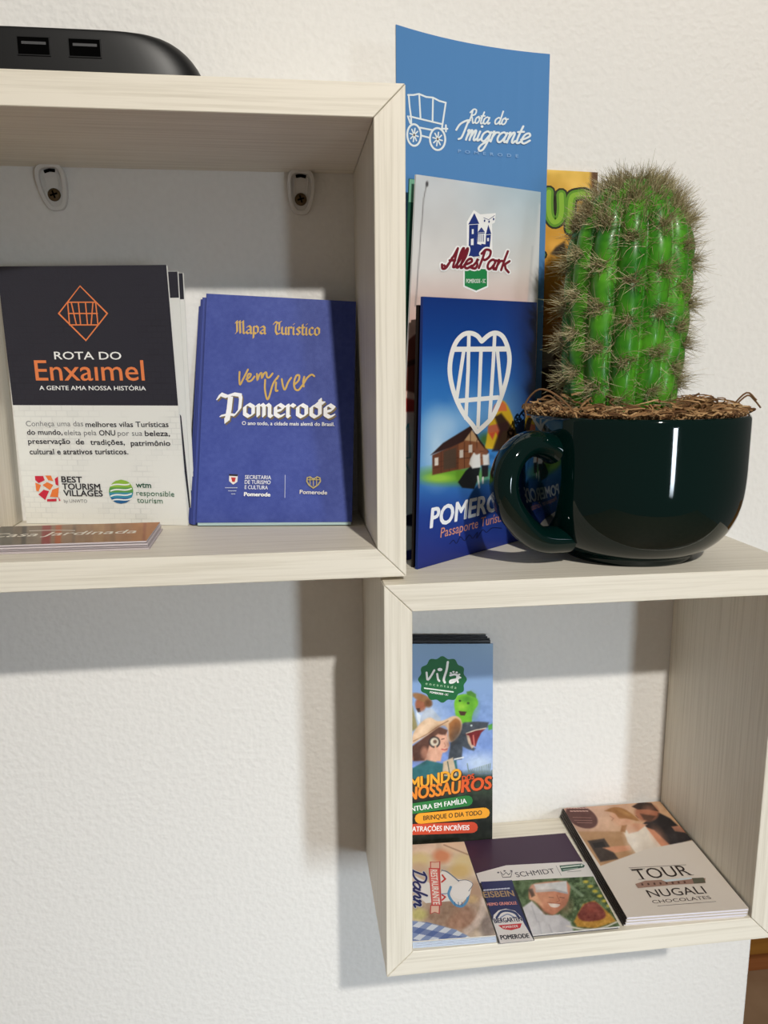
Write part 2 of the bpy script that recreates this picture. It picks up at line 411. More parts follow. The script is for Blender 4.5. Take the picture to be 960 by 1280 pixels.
# single-stroke script letters (x-height 1) and broad-pen blackletter
SCRIPT = {
 'a': ([[(.75, .85), (.45, 1), (.12, .75), (.05, .3), (.25, 0), (.5, .1), (.75, .6), (.8, .95)], [(.8, .95), (.72, .3), (.85, .02), (1.05, .2)]], 1.0),
 'd': ([[(.75, .85), (.45, 1), (.1, .7), (.05, .3), (.25, 0), (.55, .15), (.78, .6)], [(.85, 2), (.8, 1), (.75, .3), (.88, 0), (1.08, .2)]], 1.05),
 'e': ([[(0, .35), (.4, .5), (.7, .75), (.55, 1), (.25, .9), (.08, .5), (.15, .1), (.45, 0), (.85, .3)]], .82),
 'g': ([[(.75, .85), (.45, 1), (.12, .75), (.05, .3), (.25, 0), (.5, .1), (.78, .7)], [(.82, .95), (.78, 0), (.6, -.8), (.3, -1), (.1, -.7), (.4, -.25), (1.05, .2)]], 1.0),
 'h': ([[(.2, 2), (.1, 1), (.05, 0)], [(.05, .0), (.2, .6), (.5, 1), (.65, .8), (.6, .2), (.75, 0), (.95, .2)]], .92),
 'i': ([[(.1, .95), (.05, .3), (.15, 0), (.4, .2)], [(.12, 1.45)]], .4),
 'k': ([[(.2, 2), (.1, 1), (.05, 0)], [(.7, 1), (.3, .65), (.12, .5)], [(.3, .6), (.5, .2), (.75, 0), (.95, -.15)]], .85),
 'l': ([[(0, .2), (.3, 1), (.35, 1.8), (.25, 2.05), (.13, 1.7), (.1, .6), (.2, 0), (.45, .2)]], .45),
 'm': ([[(0, .9), (.1, 1), (.08, 0)], [(.08, .3), (.3, .95), (.45, .9), (.45, 0)], [(.45, .3), (.7, .98), (.85, .9), (.83, .2), (.95, 0), (1.15, .2)]], 1.15),
 'n': ([[(0, .9), (.1, 1), (.08, 0)], [(.08, .3), (.35, .98), (.55, .9), (.52, .2), (.65, 0), (.85, .2)]], .85),
 'o': ([[(.4, 1), (.1, .75), (.05, .3), (.25, 0), (.55, .15), (.65, .6), (.4, 1), (.5, .78), (.85, .85)]], .82),
 'r': ([[(0, .9), (.12, 1), (.08, 0)], [(.08, .4), (.3, .9), (.6, .95)]], .62),
 's': ([[(0, .1), (.35, .6), (.5, 1), (.4, .8), (.6, .4), (.5, .05), (.15, .05)]], .65),
 't': ([[(.25, 1.7), (.15, .8), (.15, .1), (.35, 0), (.55, .2)], [(-.05, 1.1), (.5, 1.15)]], .5),
 'v': ([[(0, .95), (.2, .3), (.3, 0), (.55, .5), (.7, 1)]], .75),
 'A': ([[(-.1, .15), (.15, 0), (.55, 1), (.8, 2)], [(.8, 2), (.85, 1), (.9, .1), (1.1, .05)], [(.3, .7), (.9, .75)]], 1.15),
 'C': ([[(.9, 1.5), (.7, 2), (.25, 1.6), (.1, .7), (.4, 0), (.9, .3)]], .95),
 'D': ([[(.3, 1.9), (.25, 1), (.15, .1)], [(0, 1.6), (.5, 2), (1.1, 1.6), (1.1, .7), (.7, .1), (.1, .0)]], 1.25),
 'I': ([[(-.5, .9), (-.3, 1.5), (.2, 1.9), (.6, 2)], [(.45, 1.95), (.4, 1), (.3, .2), (.05, 0)]], .75),
 'J': ([[(.1, 1.9), (.8, 2)], [(.55, 2), (.5, .8), (.3, -.3), (0, -.4), (-.1, -.1)]], .75),
 'P': ([[(.3, 1.9), (.25, 1), (.15, 0)], [(.0, 1.5), (.35, 1.95), (.9, 1.85), (.95, 1.3), (.6, .9), (.3, .95)]], 1.0),
 'R': ([[(.2, 1.9), (.2, 1), (.1, 0)], [(-.1, 1.5), (.3, 2), (.75, 1.9), (.75, 1.3), (.3, 1.05), (.5, .6), (.75, 0), (.95, .1)]], 1.0),
 'V': ([[(0, 1.8), (.12, .8), (.2, 0), (.6, 1), (.75, 2)]], .8)}
BLACK = {
 'a': ([[(.15, .85), (.4, 1), (.6, .8), (.6, .1), (.72, 0)], [(.6, .55), (.3, .5), (.1, .3), (.1, .15), (.3, 0), (.6, .2)]], .85),
 'c': ([[(.55, .85), (.35, 1), (.1, .8), (.1, .2), (.35, 0), (.55, .15)]], .68),
 'd': ([[(.1, .8), (.1, .2), (.35, 0), (.62, .2), (.62, 1.45)], [(.1, .8), (.35, .98), (.62, .8)], [(.45, 1.15), (.85, 1.15)]], .85),
 'e': ([[(.1, .8), (.1, .2), (.35, 0), (.6, .15)], [(.1, .8), (.35, 1), (.6, .78), (.5, .58), (.1, .42)]], .74),
 'i': ([[(.1, .95), (.1, .1), (.22, 0)], [(.1, 1.35), (.16, 1.4)]], .4),
 'm': ([[(.02, .9), (.12, .95), (.12, .06)], [(.12, .78), (.35, 1), (.47, .85), (.47, .06)], [(.47, .78), (.7, 1), (.82, .85), (.82, .1), (.95, 0)]], 1.08),
 'o': ([[(.1, .8), (.1, .2), (.35, 0), (.62, .2), (.62, .8), (.35, 1), (.1, .8)]], .82),
 'p': ([[(.1, .95), (.1, -.55)], [(.1, .78), (.38, 1), (.62, .8), (.62, .2), (.38, 0), (.1, .18)]], .82),
 'r': ([[(.02, .9), (.12, .95), (.12, .06), (.2, 0)], [(.12, .75), (.35, 1), (.52, .86)]], .62),
 's': ([[(.52, .85), (.34, 1), (.12, .8), (.52, .3), (.34, 0), (.1, .15)]], .68),
 't': ([[(.15, 1.35), (.15, .15), (.32, 0), (.45, .1)], [(0, .95), (.42, .95)]], .52),
 'u': ([[(.1, .95), (.1, .2), (.3, 0), (.58, .2)], [(.58, .95), (.58, .1), (.72, 0)]], .82),
 'M': ([[(0, 1.35), (.15, 1.6), (.22, .2), (.05, 0)], [(.2, 1.3), (.5, 1.62), (.58, .2), (.62, .05)], [(.58, 1.3), (.9, 1.62), (.98, .1), (1.12, 0)]], 1.25),
 'T': ([[(0, 1.3), (.22, 1.62), (.58, 1.45), (.95, 1.66)], [(.5, 1.5), (.3, 1.1), (.28, .4), (.48, 0), (.85, .15)], [(.72, 1.5), (.72, .55)]], .98)}

def paper_thing(name, label, cat, c3, sk, thick, pages=True, cover=(230, 228, 224), back=None, m='ink_satin', group=None, bulge=0.0, edge=(226, 224, 220), drop=0.0, spine=None):
    """a folded booklet or a single sheet: front cover, pages and back cover; returns root, cover, front part"""
    cov = Cover(c3, sk, bulge); cov.root_base = cov.base-cov.n*thick/2
    root = thing(name, label, cat, cov.root_base, group)
    if pages:
        f = cov.slab('front_cover', -0.28, 0, M[m], root, col=cover)
        g = min(0.3, (thick-0.56)/6)
        cov.slab('pages', -thick+0.3, -0.3, M[m], root, 0.006, 0.994, drop, 0.997, col=edge)
        cov.slab('back_cover', -thick, -thick+0.28, M[m], root, col=back or cover)
        if spine is not None: cov.slab('spine', -thick, 0.0, M[m], root, -0.5/cov.W, 0.0, 0, 1, 1, 6, col=spine)
    else:
        f = cov.slab('sheet', -thick, 0, M[m], root, col=cover)
    return root, cov, f
def shift(c3, d): return [tuple(np.array(p, float)+np.array(d, float)) for p in c3]
def Z(sc, ox, oy): return lambda *p: [(x/sc+ox, y/sc+oy) for x, y in p]
WHITE = (240, 240, 238)
# ================================================================ upper shelf: dark and white booklet
EC = [(-219.5, -13, 164.1), (-122.7, -35, 163.1), (-119, -33, 15.2), (-217, -11, 15.2)]
ES = [(-5, 333), (208, 331), (235, 656.8), (33.5, 654.2)]
def brick_lines(p, step, hh, tone, seed):
    r = np.random.default_rng(seed)
    q = p.cov.uv(np.stack([p.X.ravel(), p.Y.ravel()], 1)).reshape(p.X.shape+(2,)); xm, ym = q[..., 0]*p.cov.W, q[..., 1]*p.cov.H
    row = np.floor(ym/hh).astype(int); fx = (xm+(row % 2)*step/2) % step; fy = ym % hh
    fade = np.clip(p.mottle(1.6, 40, seed)+0.35, 0, 1)
    line = ((fx < 0.45) | (fy < 0.45))*fade
    blk = ((np.floor((xm+(row % 2)*step/2)/step).astype(int)*7+row*13) % 5 == 0)*0.5*fade
    p.mix(line*0.5+blk*0.35, tone)
root, cov, f = paper_thing('tourist_booklet', 'booklet with dark top half and white lower half leaning at left inside upper shelf', 'booklet', EC, ES, 1.6, cover=(222, 222, 218), group='dark and white booklets in the upper shelf', m='ink_matte')
vb = cov.uv([(120, 506)])[0][1]
p = Pic(cov, 230, 200, v0=vb); p.fill((44, 43, 52)); brick_lines(p, 5.5, 3.2, (36, 35, 43), 3); p.build('dark_panel', f, M['ink_matte'], 0.02)
p = Pic(cov, 230, 180, v1=vb); p.fill((226, 226, 221)); brick_lines(p, 6.5, 3.2, (196, 197, 194), 5); p.build('white_panel', f, M['ink_matte'], 0.02)
a = Art(cov, f, M['ink_matte'], 0.03); z = Z(3.367, 0, 320); OR = (226, 128, 76)
a.part('emblem'); a.stroke(z((337, 125), (452, 240), (362, 353), (247, 240)), 1.7, OR, closed=True)
for l in (((285, 193), (403, 193)), ((288, 240), (410, 240)), ((293, 288), (413, 288)), ((285, 193), (293, 288)), ((403, 193), (413, 288)), ((330, 193), (340, 288)), ((360, 193), (369, 288)), ((300, 193), (322, 288)), ((392, 193), (384, 288))): a.stroke(z(*l), 1.5, OR)
a.part('title_lettering'); a.text('ROTA DO', *z((230, 432), (512, 433)), 9.3, WHITE, 0.012); a.text('A GENTE AMA NOSSA HISTÓRIA', *z((167, 561), (615, 563)), 5.2, WHITE, 0.01)
a.text('Enxaımel', *z((152, 521), (610, 521)), 25, OR, 0.006)
a.part('body_lettering'); G1, G2 = (120, 120, 122), (48, 46, 52)
for s, x0, x1, y, c, b in (('Conheça uma das', 110, 352, 714, G1, 0), ('melhores vilas Turísticas', 362, 710, 717, G2, .018), ('do mundo,', 115, 264, 750, G2, .018), ('eleita pela', 272, 408, 752, G1, 0), ('ONU', 420, 487, 753, G2, .018), ('por sua', 497, 601, 754, G1, 0), ('beleza,', 612, 716, 755, G2, .018),
        ('preservação', 120, 297, 788, G2, .018), ('de', 322, 356, 790, G2, .018), ('tradições,', 383, 527, 792, G2, .018), ('patrimônio', 553, 718, 796, G2, .018), ('cultural e atrativos turísticos.', 127, 542, 832, G2, .018)):
    a.text(s, *z((x0, y), (x1, y)), 6.6, c, b)
a.part('village_logo'); R1, O1 = (196, 40, 62), (228, 122, 60)
for c, *pts in ((R1, (148, 924), (183, 924), (190, 942), (165, 954), (150, 942)), (O1, (192, 922), (216, 922), (226, 946), (205, 942)), (R1, (232, 936), (246, 926), (248, 966), (236, 960)), (O1, (150, 952), (174, 962), (164, 990), (154, 986)), (O1, (180, 962), (200, 950), (226, 962), (212, 984)), (R1, (163, 1002), (186, 982), (208, 988), (192, 1026)), (O1, (222, 982), (250, 972), (246, 1014), (212, 1012)), (R1, (200, 1022), (240, 1020), (240, 1031), (200, 1032)), (R1, (248, 1012), (257, 1028), (250, 1030))): a.poly(z(*pts), c)
for s, x0, x1, y in (('BEST', 262, 348, 950), ('TOURISM', 266, 425, 980), ('VILLAGES', 271, 435, 1008)): a.text(s, *z((x0, y), (x1, y+2)), 7.2, (50, 48, 52), .03)
a.text('by UNWTO', *z((272, 1036), (370, 1037)), 4, (120, 120, 120))
a.part('globe_logo')
gx, gy, gr = 512, 990, 51
for y0, y1, c in ((-51, -18, (140, 180, 64)), (-18, 4, (92, 152, 76)), (4, 26, (60, 140, 168)), (26, 51, (40, 96, 146))):
    ya = [y0+(y1-y0)*k/6 for k in range(7)]; a.poly(z(*([(gx-math.sqrt(max(0, gr*gr-y*y)), gy+y) for y in ya]+[(gx+math.sqrt(max(0, gr*gr-y*y)), gy+y) for y in ya[::-1]])), c)
for y0 in (-30, -8, 14, 34):
    pts = []
    for k in range(13):
        x = -54+9*k; y = y0-x*.25+7*sin(x/20); 
        if x*x+y*y < 54*54: pts.append((gx+x, gy+y))
    a.stroke(z(*pts), 1.7, (232, 234, 230), caps=False)
GR = (34, 84, 62); a.text('wtm', *z((575, 972), (638, 974)), 7, GR, .02); a.text('responsible', *z((577, 1006), (736, 1011)), 6.6, (60, 110, 84)); a.text('tourism', *z((580, 1036), (687, 1040)), 6.6, (60, 110, 84)); a.flush()
# copies behind it: white outer page with a dark corner block
for k, (dx, dy, th, lab) in enumerate(((9.5, 7.5, 1.0, 'white page of the second booklet just behind the dark and white one'), (12.5, 10.2, 1.0, 'dark cornered booklet at the back of the dark and white booklets'))):
    c3 = [(-212+dx*.2, -8.2+2.2*k, 161-k), (-117.5+k*2.6, -28.5+2.2*k, 160.6-k*.7), (-117.2+k*1.6, -27.5+2.2*k, 15.2), (-212, -7.2+2.2*k, 15.2)]
    root, cov, f = paper_thing('tourist_booklet', lab, 'booklet', c3, [(0, 0), (100, 0), (100, 150), (0, 150)], th, cover=(222, 222, 218), group='dark and white booklets in the upper shelf', m='ink_matte')
    a = Art(cov, f, M['ink_matte']); a.part('dark_corner'); x = 93.5 if k == 0 else 60
    a.poly([(x, 0.2), (99.8, 0.2), (99.8, 15), (x, 15)], (44, 43, 52))
    if k == 0: a.part('dark_sliver'); a.poly([(94.5, 80), (97, 84), (99.5, 140), (98.5, 140)], (44, 43, 52))
    a.flush()
# ================================================================ upper shelf: blue map leaflets
MC = [(-103.9, -6.5, 150.3), (-15.8, -15.5, 145.2), (-22.9, -48.8, 15.2), (-113.5, -36.7, 15.2)]
MS = [(259, 367), (445, 377), (440, 657), (246, 658)]
def map_leaflet(label, d, thick=2.2):
    zb_ = 17.4 if d[0] == 0 else 15.8; c3 = shift(MC, d); c3 = [c3[0], c3[1], (c3[2][0], c3[2][1], zb_), (c3[3][0], c3[3][1], zb_)]
    r = paper_thing('map_leaflet', label, 'leaflet', c3, MS, thick, cover=(62, 76, 150), back=(40, 46, 80), group='blue map leaflets in the upper shelf', m='ink_matte', edge=(176, 200, 200), drop=-0.0125 if d[0] == 0 else 0.0, spine=(50, 62, 130))
    return r
root, cov, f = map_leaflet('front blue map leaflet with gold and white lettering', (0, 0, 0), 1.7)
p = Pic(cov, 150, 220); p.fill((62, 77, 152)); p.noise(9, 4, 4); p.noise(7, 26, 6); p.build('cover_print', f, M['ink_matte'])
a = Art(cov, f, M['ink_matte'], 0.03); z = Z(3, 200, 340); z7 = Z(6, 270, 440); GO = (206, 170, 92)
a.part('map_title'); a.script('Mapa', *z((286, 229), (405, 232)), 9.6, 1.4, GO, BLACK, 0, 2.6); a.script('Turistico', *z((430, 233), (606, 238)), 9.6, 1.4, GO, BLACK, 0, 2.5)
a.part('slogan_lettering')
for st in ([(186, 150), (184, 200), (190, 245), (215, 200), (250, 132)], [(238, 205), (262, 190), (272, 168), (256, 165), (244, 190), (250, 220), (275, 215), (300, 185)], [(318, 165), (322, 210), (335, 175), (352, 158), (356, 195), (370, 165), (388, 155), (394, 188), (412, 192), (436, 162)],
           [(380, 210), (378, 280), (392, 350), (408, 345), (440, 240), (480, 182)], [(462, 230), (460, 290), (474, 292)], [(505, 205), (512, 250), (528, 285), (552, 230), (575, 195)], [(596, 250), (630, 215), (634, 178), (612, 182), (596, 235), (604, 280), (630, 288), (660, 250)], [(672, 188), (664, 225), (668, 262)], [(667, 240), (692, 198), (726, 172), (746, 184)]):
    a.stroke(z7(*st), 2.3, GO, smooth=5)
for p0 in ((470, 200),): a.ell(*z7(p0)[0], 1.4, 1.4, GO, 10)
a.part('town_lettering')
def town(dx, dy, col):
    def q(*pts): return z7(*[(x+dx, y+dy) for x, y in pts])
    a.nib(q((22, 352), (42, 318), (88, 336), (140, 318), (192, 326)), 5.2, col)
    a.stroke(q((118, 335), (108, 430), (92, 515)), 6.4, col, caps=False); a.poly(q((70, 500), (112, 490), (104, 520), (72, 545)), col)
    a.nib(q((190, 326), (196, 350), (188, 430), (150, 478)), 4.8, col); a.nib(q((150, 478), (105, 470), (42, 484)), 3.6, col)
    a.script('omerode', *q((214, 488), (905, 497)), 15.5, 2, col, BLACK, 0, 5.0)
town(9, 12, (120, 104, 76)); town(0, 0, (242, 242, 244))
a.part('tagline_lettering'); a.text('O ano todo, a cidade mais alemã do Brasil.', *z7((206, 553), (893, 564)), 4.6, WHITE, .015)
a.part('office_logos')
a.poly(z((265, 765), (298, 768), (296, 795), (280, 806), (264, 792)), (232, 226, 222)); a.poly(z((264, 765), (298, 767), (297, 774), (265, 772)), (40, 34, 40)); a.poly(z((272, 778), (290, 779), (286, 796), (276, 795)), (190, 52, 50))
for y, x0, x1 in ((818, 250, 296), (830, 262, 296), (842, 274, 294)): [a.stroke(z((x, y), (x+5, y+.3)), 1.1, (176, 182, 208)) for x in range(x0, x1-4, 8)]
for s, x0, x1, y in (('SECRETARIA', 325, 423, 786), ('DE TURISMO', 324, 421, 805), ('E CULTURA', 324, 411, 825)): a.text(s, *z((x0, y-2), (x1, y)), 4.8, (232, 234, 240), .012)
a.text('Pomerode', *z((322, 850), (420, 852)), 4.8, WHITE, .05); a.stroke(z((476, 770), (475, 857)), 0.7, (190, 196, 220)); a.text('Pomerode', *z((530, 842), (630, 845)), 5, (226, 222, 214), .02)
H = [(580, 786), (568, 777), (558, 780), (556, 794), (564, 808), (580, 820), (597, 808), (606, 794), (604, 781), (594, 777)]
a.stroke(z(*H), 1.6, (176, 160, 108), closed=True)
for x in (568, 580, 592): a.stroke(z((x, 782), (x, 812)), 1.0, (176, 160, 108))
a.stroke(z((558, 788), (604, 788)), 1.1, (176, 160, 108)); a.flush()
for k, lab in enumerate(('second blue map leaflet, its left edge showing behind the front one', 'third blue map leaflet of the stack, lower and farther left', 'rearmost blue map leaflet with a pale teal lower edge')):
    map_leaflet(lab, (-2.6-1.3*k, 2.6+2.3*k, -2.0-0.9*k), 1.6)
# ================================================================ upper shelf: lying leaflets with an orange end
CC = [(-221, -41, 19.5), (-133.5, -42.2, 19.5), (-132.9, -91.1, 19.5), (-221, -90, 19.5)]
CS = [(2, 658.2), (200, 652.7), (182.9, 676), (-41, 682.9)]
for k in range(4):
    d = [(0, 0, 0), (0.8, -0.8, -1.2), (0.5, 0.3, -2.4), (1.5, -1.2, -3.5)][k]
    lab = ('top leaflet of the lying stack, grey to orange with slanted white lettering', 'leaflet second from the top of the lying stack in the upper shelf', 'leaflet third from the top of the lying stack in the upper shelf', 'lowest leaflet of the lying stack resting on the upper shelf board')[k]
    root, cov, f = paper_thing('folded_leaflet', lab, 'leaflet', shift(CC, d), CS, 0.85, pages=False, cover=(196, 186, 188), group='lying leaflets in the upper shelf', m='ink_gloss')
    if k: continue
    p = Pic(cov, 220, 60); p.c = p.grad((0, 660), (116, 112, 104), (200, 660), (184, 120, 66)); z = Z(4.571, 0, 640)
    for x, wd, c, al in ((135, 26, (70, 66, 60), .8), (262, 50, (140, 40, 40), .8), (330, 34, (176, 84, 40), .8), (420, 20, (96, 84, 70), .5), (470, 24, (160, 130, 100), .6), (560, 60, (178, 140, 96), .6), (640, 30, (130, 96, 60), .5), (780, 60, (176, 116, 60), .6), (40, 60, (100, 98, 92), .6), (820, 18, (150, 80, 40), .7)):
        p.pol(z((x-wd/2+8, 60), (x+wd/2+8, 60), (x+wd/2, 215), (x-wd/2, 215)), c, 1.2, al)
    p.noise(16, 9, 3); p.build('cover_print', f, M['ink_gloss'])
    a = Art(cov, f, M['ink_gloss'], 0.03); a.part('lettering'); a.text('Casa Jardinada', *z((-70, 146), (775, 120)), 4.4, (232, 226, 214), .008, 0.12); a.stroke(z((170, 108), (300, 104), (430, 106)), .8, (208, 200, 188)); a.flush()
# ================================================================ on the lower shelf: papers leaning behind the mug
BZ = -2.3
BLC = [(3.6, -54, 282.1), (103.0, -5.6, 289.0), (104.5, -5.4, BZ), (3.5, -56.5, BZ)]
BLS = [(495, 30.4), (687.4, 68.4), (672.8, 666.1), (498.6, 695.8)]
root, cov, f = paper_thing('tall_folder', 'tall sky blue folder with white wagon drawing standing behind the mug', 'folder', BLC, BLS, 0.9, cover=(84, 136, 192), back=(236, 236, 234), group=None, bulge=-5.5, edge=(236, 236, 234))
a = Art(cov, f, M['ink_satin'], 0.03); z = Z(3.554, 480, 20); LW = (232, 240, 248)
a.part('wagon_drawing')
for l in (((112, 345), (138, 344), (165, 338), (200, 350), (232, 352), (262, 366), (292, 373)), ((115, 345), (120, 400), (126, 440)), ((166, 338), (172, 448)), ((232, 352), (229, 458)), ((292, 373), (284, 420), (273, 486)), ((120, 440), (170, 449), (276, 470)), ((126, 440), (127, 474)), ((168, 488), (228, 497)), ((178, 524), (216, 532)), ((272, 490), (298, 490)), ((291, 474), (291, 502)), ((110, 440), (122, 470))):
    a.stroke(z(*l), 2.2, LW)
for cx, cy, rx, ry in ((140, 522, 33, 48), (251, 537, 36, 49)):
    a.stroke(z(*[(cx+rx*cos(2*pi*k/28), cy+ry*sin(2*pi*k/28)) for k in range(28)]), 2.5, LW, closed=True)
    for k in range(8): t = 2*pi*k/8+.2; a.stroke(z((cx+rx*.18*cos(t), cy+ry*.18*sin(t)), (cx+rx*.62*cos(t), cy+ry*.62*sin(t))), 1.8, LW)
    a.ell(*z((cx, cy))[0], 1.4, 1.8, (120, 110, 100), 10)
a.part('folder_title'); a.script('Rota', *z((392, 462), (484, 470)), 8.6, 1.9, LW, shear=.2); a.script('do', *z((506, 470), (558, 474)), 8.2, 1.9, LW, shear=.2)
a.script('Imigrante', *z((345, 536), (648, 562)), 12.5, 2.5, LW, shear=.25)
a.part('faint_lettering'); a.text('P  O  M  E  R  O  D  E', *z((344, 596), (606, 622)), 3.8, (150, 188, 230), .008); a.flush()
# green folder, mostly hidden
GC = [(9.5, -60.5, 205.2), (98.5, -9.7, 209), (99, -10.0, BZ), (0.9, -63.5, BZ)]
root, cov, f = paper_thing('green_folder', 'thin green folder edge showing between the blue folder and the castle brochure', 'folder', GC, [(0, 0), (100, 0), (100, 210), (0, 210)], 0.7, pages=False, cover=(38, 92, 74))
a = Art(cov, f, M['ink_satin']); a.part('pale_band'); a.poly([(0.1, .2), (99.9, .2), (99.9, 12), (0.1, 12)], (120, 178, 150)); a.flush()
# castle brochure
AC = [(12.2, -66, 206.1), (97.7, -12, 210), (98, -12, BZ), (1.2, -70, BZ)]
AS = [(520, 218), (676, 240), (664.1, 668.1), (499, 702)]
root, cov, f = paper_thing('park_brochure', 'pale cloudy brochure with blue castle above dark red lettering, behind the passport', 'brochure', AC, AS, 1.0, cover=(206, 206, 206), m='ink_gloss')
p = Pic(cov, 140, 330); p.c = p.grad((590, 225), (206, 211, 216), (590, 350), (222, 216, 212)); z = Z(3.554, 480, 20)
p.mix(np.clip((p.X-560)/130, 0, 1)*np.clip((330-p.Y)/120, 0, 1)*.8, (150, 190, 212))
p.mix(np.clip((p.Y-325)/70, 0, 1)*.75, (226, 176, 164)); p.mix(np.clip((p.Y-480)/60, 0, 1), (196, 214, 224)); p.noise(14, 45, 2)
p.pol(z((690, 830), (670, 1000), (640, 1260), (700, 1260), (706, 830)), (226, 230, 234), 2, .7); p.line(z((660, 1000), (640, 1250)), 1.5, (180, 186, 192), 1.5, .6)  # pale strip by the right fold: a reflection painted into the cover colour
p.line(z((190, 735), (176, 800), (160, 1000), (143, 1240)), .9, (92, 88, 90), .6, .9); p.ell(*z((190, 742))[0], 1.6, 3, (60, 58, 62), .4)
for pts, c in ((((500, 420), (530, 395), (530, 480), (500, 470)), (122, 70, 62)), (((500, 440), (530, 430), (530, 436), (500, 448)), (70, 44, 40)), (((500, 480), (524, 486), (524, 500), (500, 500)), (168, 62, 60)), (((500, 640), (530, 632), (530, 655), (500, 650)), (30, 34, 62))): p.pol(pts, c, 1)
p.line([(500, 545), (512, 515), (514, 560), (506, 560), (514, 580)], 1.4, (60, 140, 160), .5); p.pol([(495, 690), (700, 640), (700, 720), (495, 720)], (28, 44, 124), .8)
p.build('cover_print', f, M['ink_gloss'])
a = Art(cov, f, M['ink_gloss'], 0.03); NV = (34, 52, 122); a.part('castle_logo')
a.poly(z((366, 1040), (366, 895), (372, 885), (396, 848), (425, 866), (494, 862), (490, 900), (478, 905), (480, 1020)), (246, 246, 246))
for pts in (((372, 906), (399, 860), (421, 904)), ((376, 908), (416, 906), (412, 985), (430, 990), (430, 1035), (374, 1040)), ((450, 948), (461, 908), (475, 946)), ((451, 950), (473, 948), (468, 998), (448, 998)), ((430, 985), (468, 990), (466, 1012), (430, 1014))): a.poly(z(*pts), NV)
for pts in (((388, 925), (396, 925), (396, 945), (388, 945)), ((384, 965), (396, 963), (396, 990), (384, 990)), ((456, 962), (464, 961), (464, 975), (456, 975))): a.poly(z(*pts), (236, 236, 240))
for x in (416, 424, 432, 440): a.stroke(z((x, 948), (x, 976)), 0.8, NV)
a.stroke(z((412, 944), (444, 942)), 1.0, NV); a.poly(z((412, 940), (430, 918), (446, 938)), (56, 70, 130)); a.stroke(z((440, 880), (462, 888), (488, 872)), 0.6, NV)
for x, y in ((444, 892), (464, 896), (484, 886)): a.ell(*z((x, y))[0], 1.0, 1.5, NV, 10)
a.part('green_shield'); a.poly(z((351, 1080), (461, 1085), (461, 1165), (408, 1187), (351, 1163)), (244, 244, 244)); a.poly(z((357, 1085), (456, 1090), (456, 1160), (408, 1179), (357, 1158)), (36, 132, 74)); a.text('POMERODE - SC', *z((364, 1146), (449, 1147)), 4.6, WHITE, .01)
a.part('park_lettering')
for wd, c in ((6.4, (246, 244, 244)), (2.9, (120, 28, 44))):
    a.script('Alles', *z((268, 1078), (408, 1088)), 11.2, wd, c, shear=.25); a.script('Park', *z((412, 1084), (548, 1098)), 11.2, wd, c, shear=.2)
    a.stroke(z((255, 1068), (258, 1085), (275, 1080), (300, 1040)), wd, c, smooth=4)
a.flush()
# dark booklet tucked behind the passport
DC = [(11.2, -81.0, 138.5), (93.5, -16.4, 140), (94.5, -16.6, BZ), (8.2, -83.2, BZ)]
paper_thing('dark_booklet', 'black brown booklet edge tucked directly behind the blue passport booklet', 'booklet', DC, [(0, 0), (100, 0), (100, 140), (0, 140)], 1.5, cover=(36, 26, 24), edge=(24, 20, 20), spine=(30, 22, 20))
# passport booklet
PC = [(13.2, -84, 142.5), (95.3, -18.2, 144.8), (97, -18.2, BZ), (9.8, -87.7, BZ)]
PS = [(529, 371), (671, 378), (665.8, 670.6), (522, 711)]
root, cov, f = paper_thing('passport_booklet', 'deep blue passport booklet with white heart emblem, standing beside the mug handle', 'booklet', PC, PS, 1.6, cover=(24, 50, 124), m='ink_gloss', edge=(40, 40, 60), spine=(30, 52, 120))
p = Pic(cov, 190, 390); z = Z(3.46, 490, 360); zh = Z(6.857, 520, 400)
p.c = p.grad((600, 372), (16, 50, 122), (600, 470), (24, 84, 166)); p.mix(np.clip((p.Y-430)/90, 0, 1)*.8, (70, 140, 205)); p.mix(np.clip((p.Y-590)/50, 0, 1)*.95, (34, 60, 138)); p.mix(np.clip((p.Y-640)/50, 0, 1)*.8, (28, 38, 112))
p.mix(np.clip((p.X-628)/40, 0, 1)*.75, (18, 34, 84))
for x, y, rx, ry, al in ((190, 720, 60, 120, .8), (260, 800, 90, 50, .5), (240, 620, 70, 60, .5), (470, 560, 70, 90, .35), (330, 560, 60, 80, .3)): p.ell(*z((x, y*.93))[0], rx/3.46, ry/3.46, (196, 220, 238), .8, 0, al)
p.ell(*z((270, 795))[0], 44, 11, (104, 160, 50), .5); p.ell(*z((200, 805))[0], 16, 5, (150, 196, 70), .5); p.ell(*z((400, 640))[0], 8, 8, (70, 110, 60), .6)
p.pol(z((172, 705), (290, 650), (290, 768), (172, 792)), (104, 62, 44)); p.pol(z((285, 650), (338, 590), (410, 690), (400, 748), (285, 770)), (138, 88, 60)); p.pol(z((303, 640), (338, 590), (376, 650)), (196, 160, 120))
p.pol(z((165, 704), (218, 652), (342, 576), (352, 584), (306, 646), (250, 672)), (52, 34, 32)); p.line(z((342, 578), (372, 640), (412, 692)), 2.2, (46, 30, 28))
for l in (((285, 690), (405, 690)), ((285, 720), (402, 716)), ((310, 650), (310, 762)), ((336, 600), (336, 760)), ((364, 640), (364, 755)), ((176, 740), (284, 716)), ((176, 762), (284, 740)), ((210, 690), (210, 782)), ((245, 676), (245, 776))): p.line(z(*l), .9, (74, 44, 34), .4, .8)
for x, y in ((297, 702), (336, 680), (190, 735)): p.pol(z((x-8, y-18), (x+8, y-20), (x+8, y+14), (x-8, y+16)), (216, 206, 196), .5)
p.pol(z((220, 690), (275, 672), (275, 760), (220, 770)), (70, 60, 50), 1, .8)
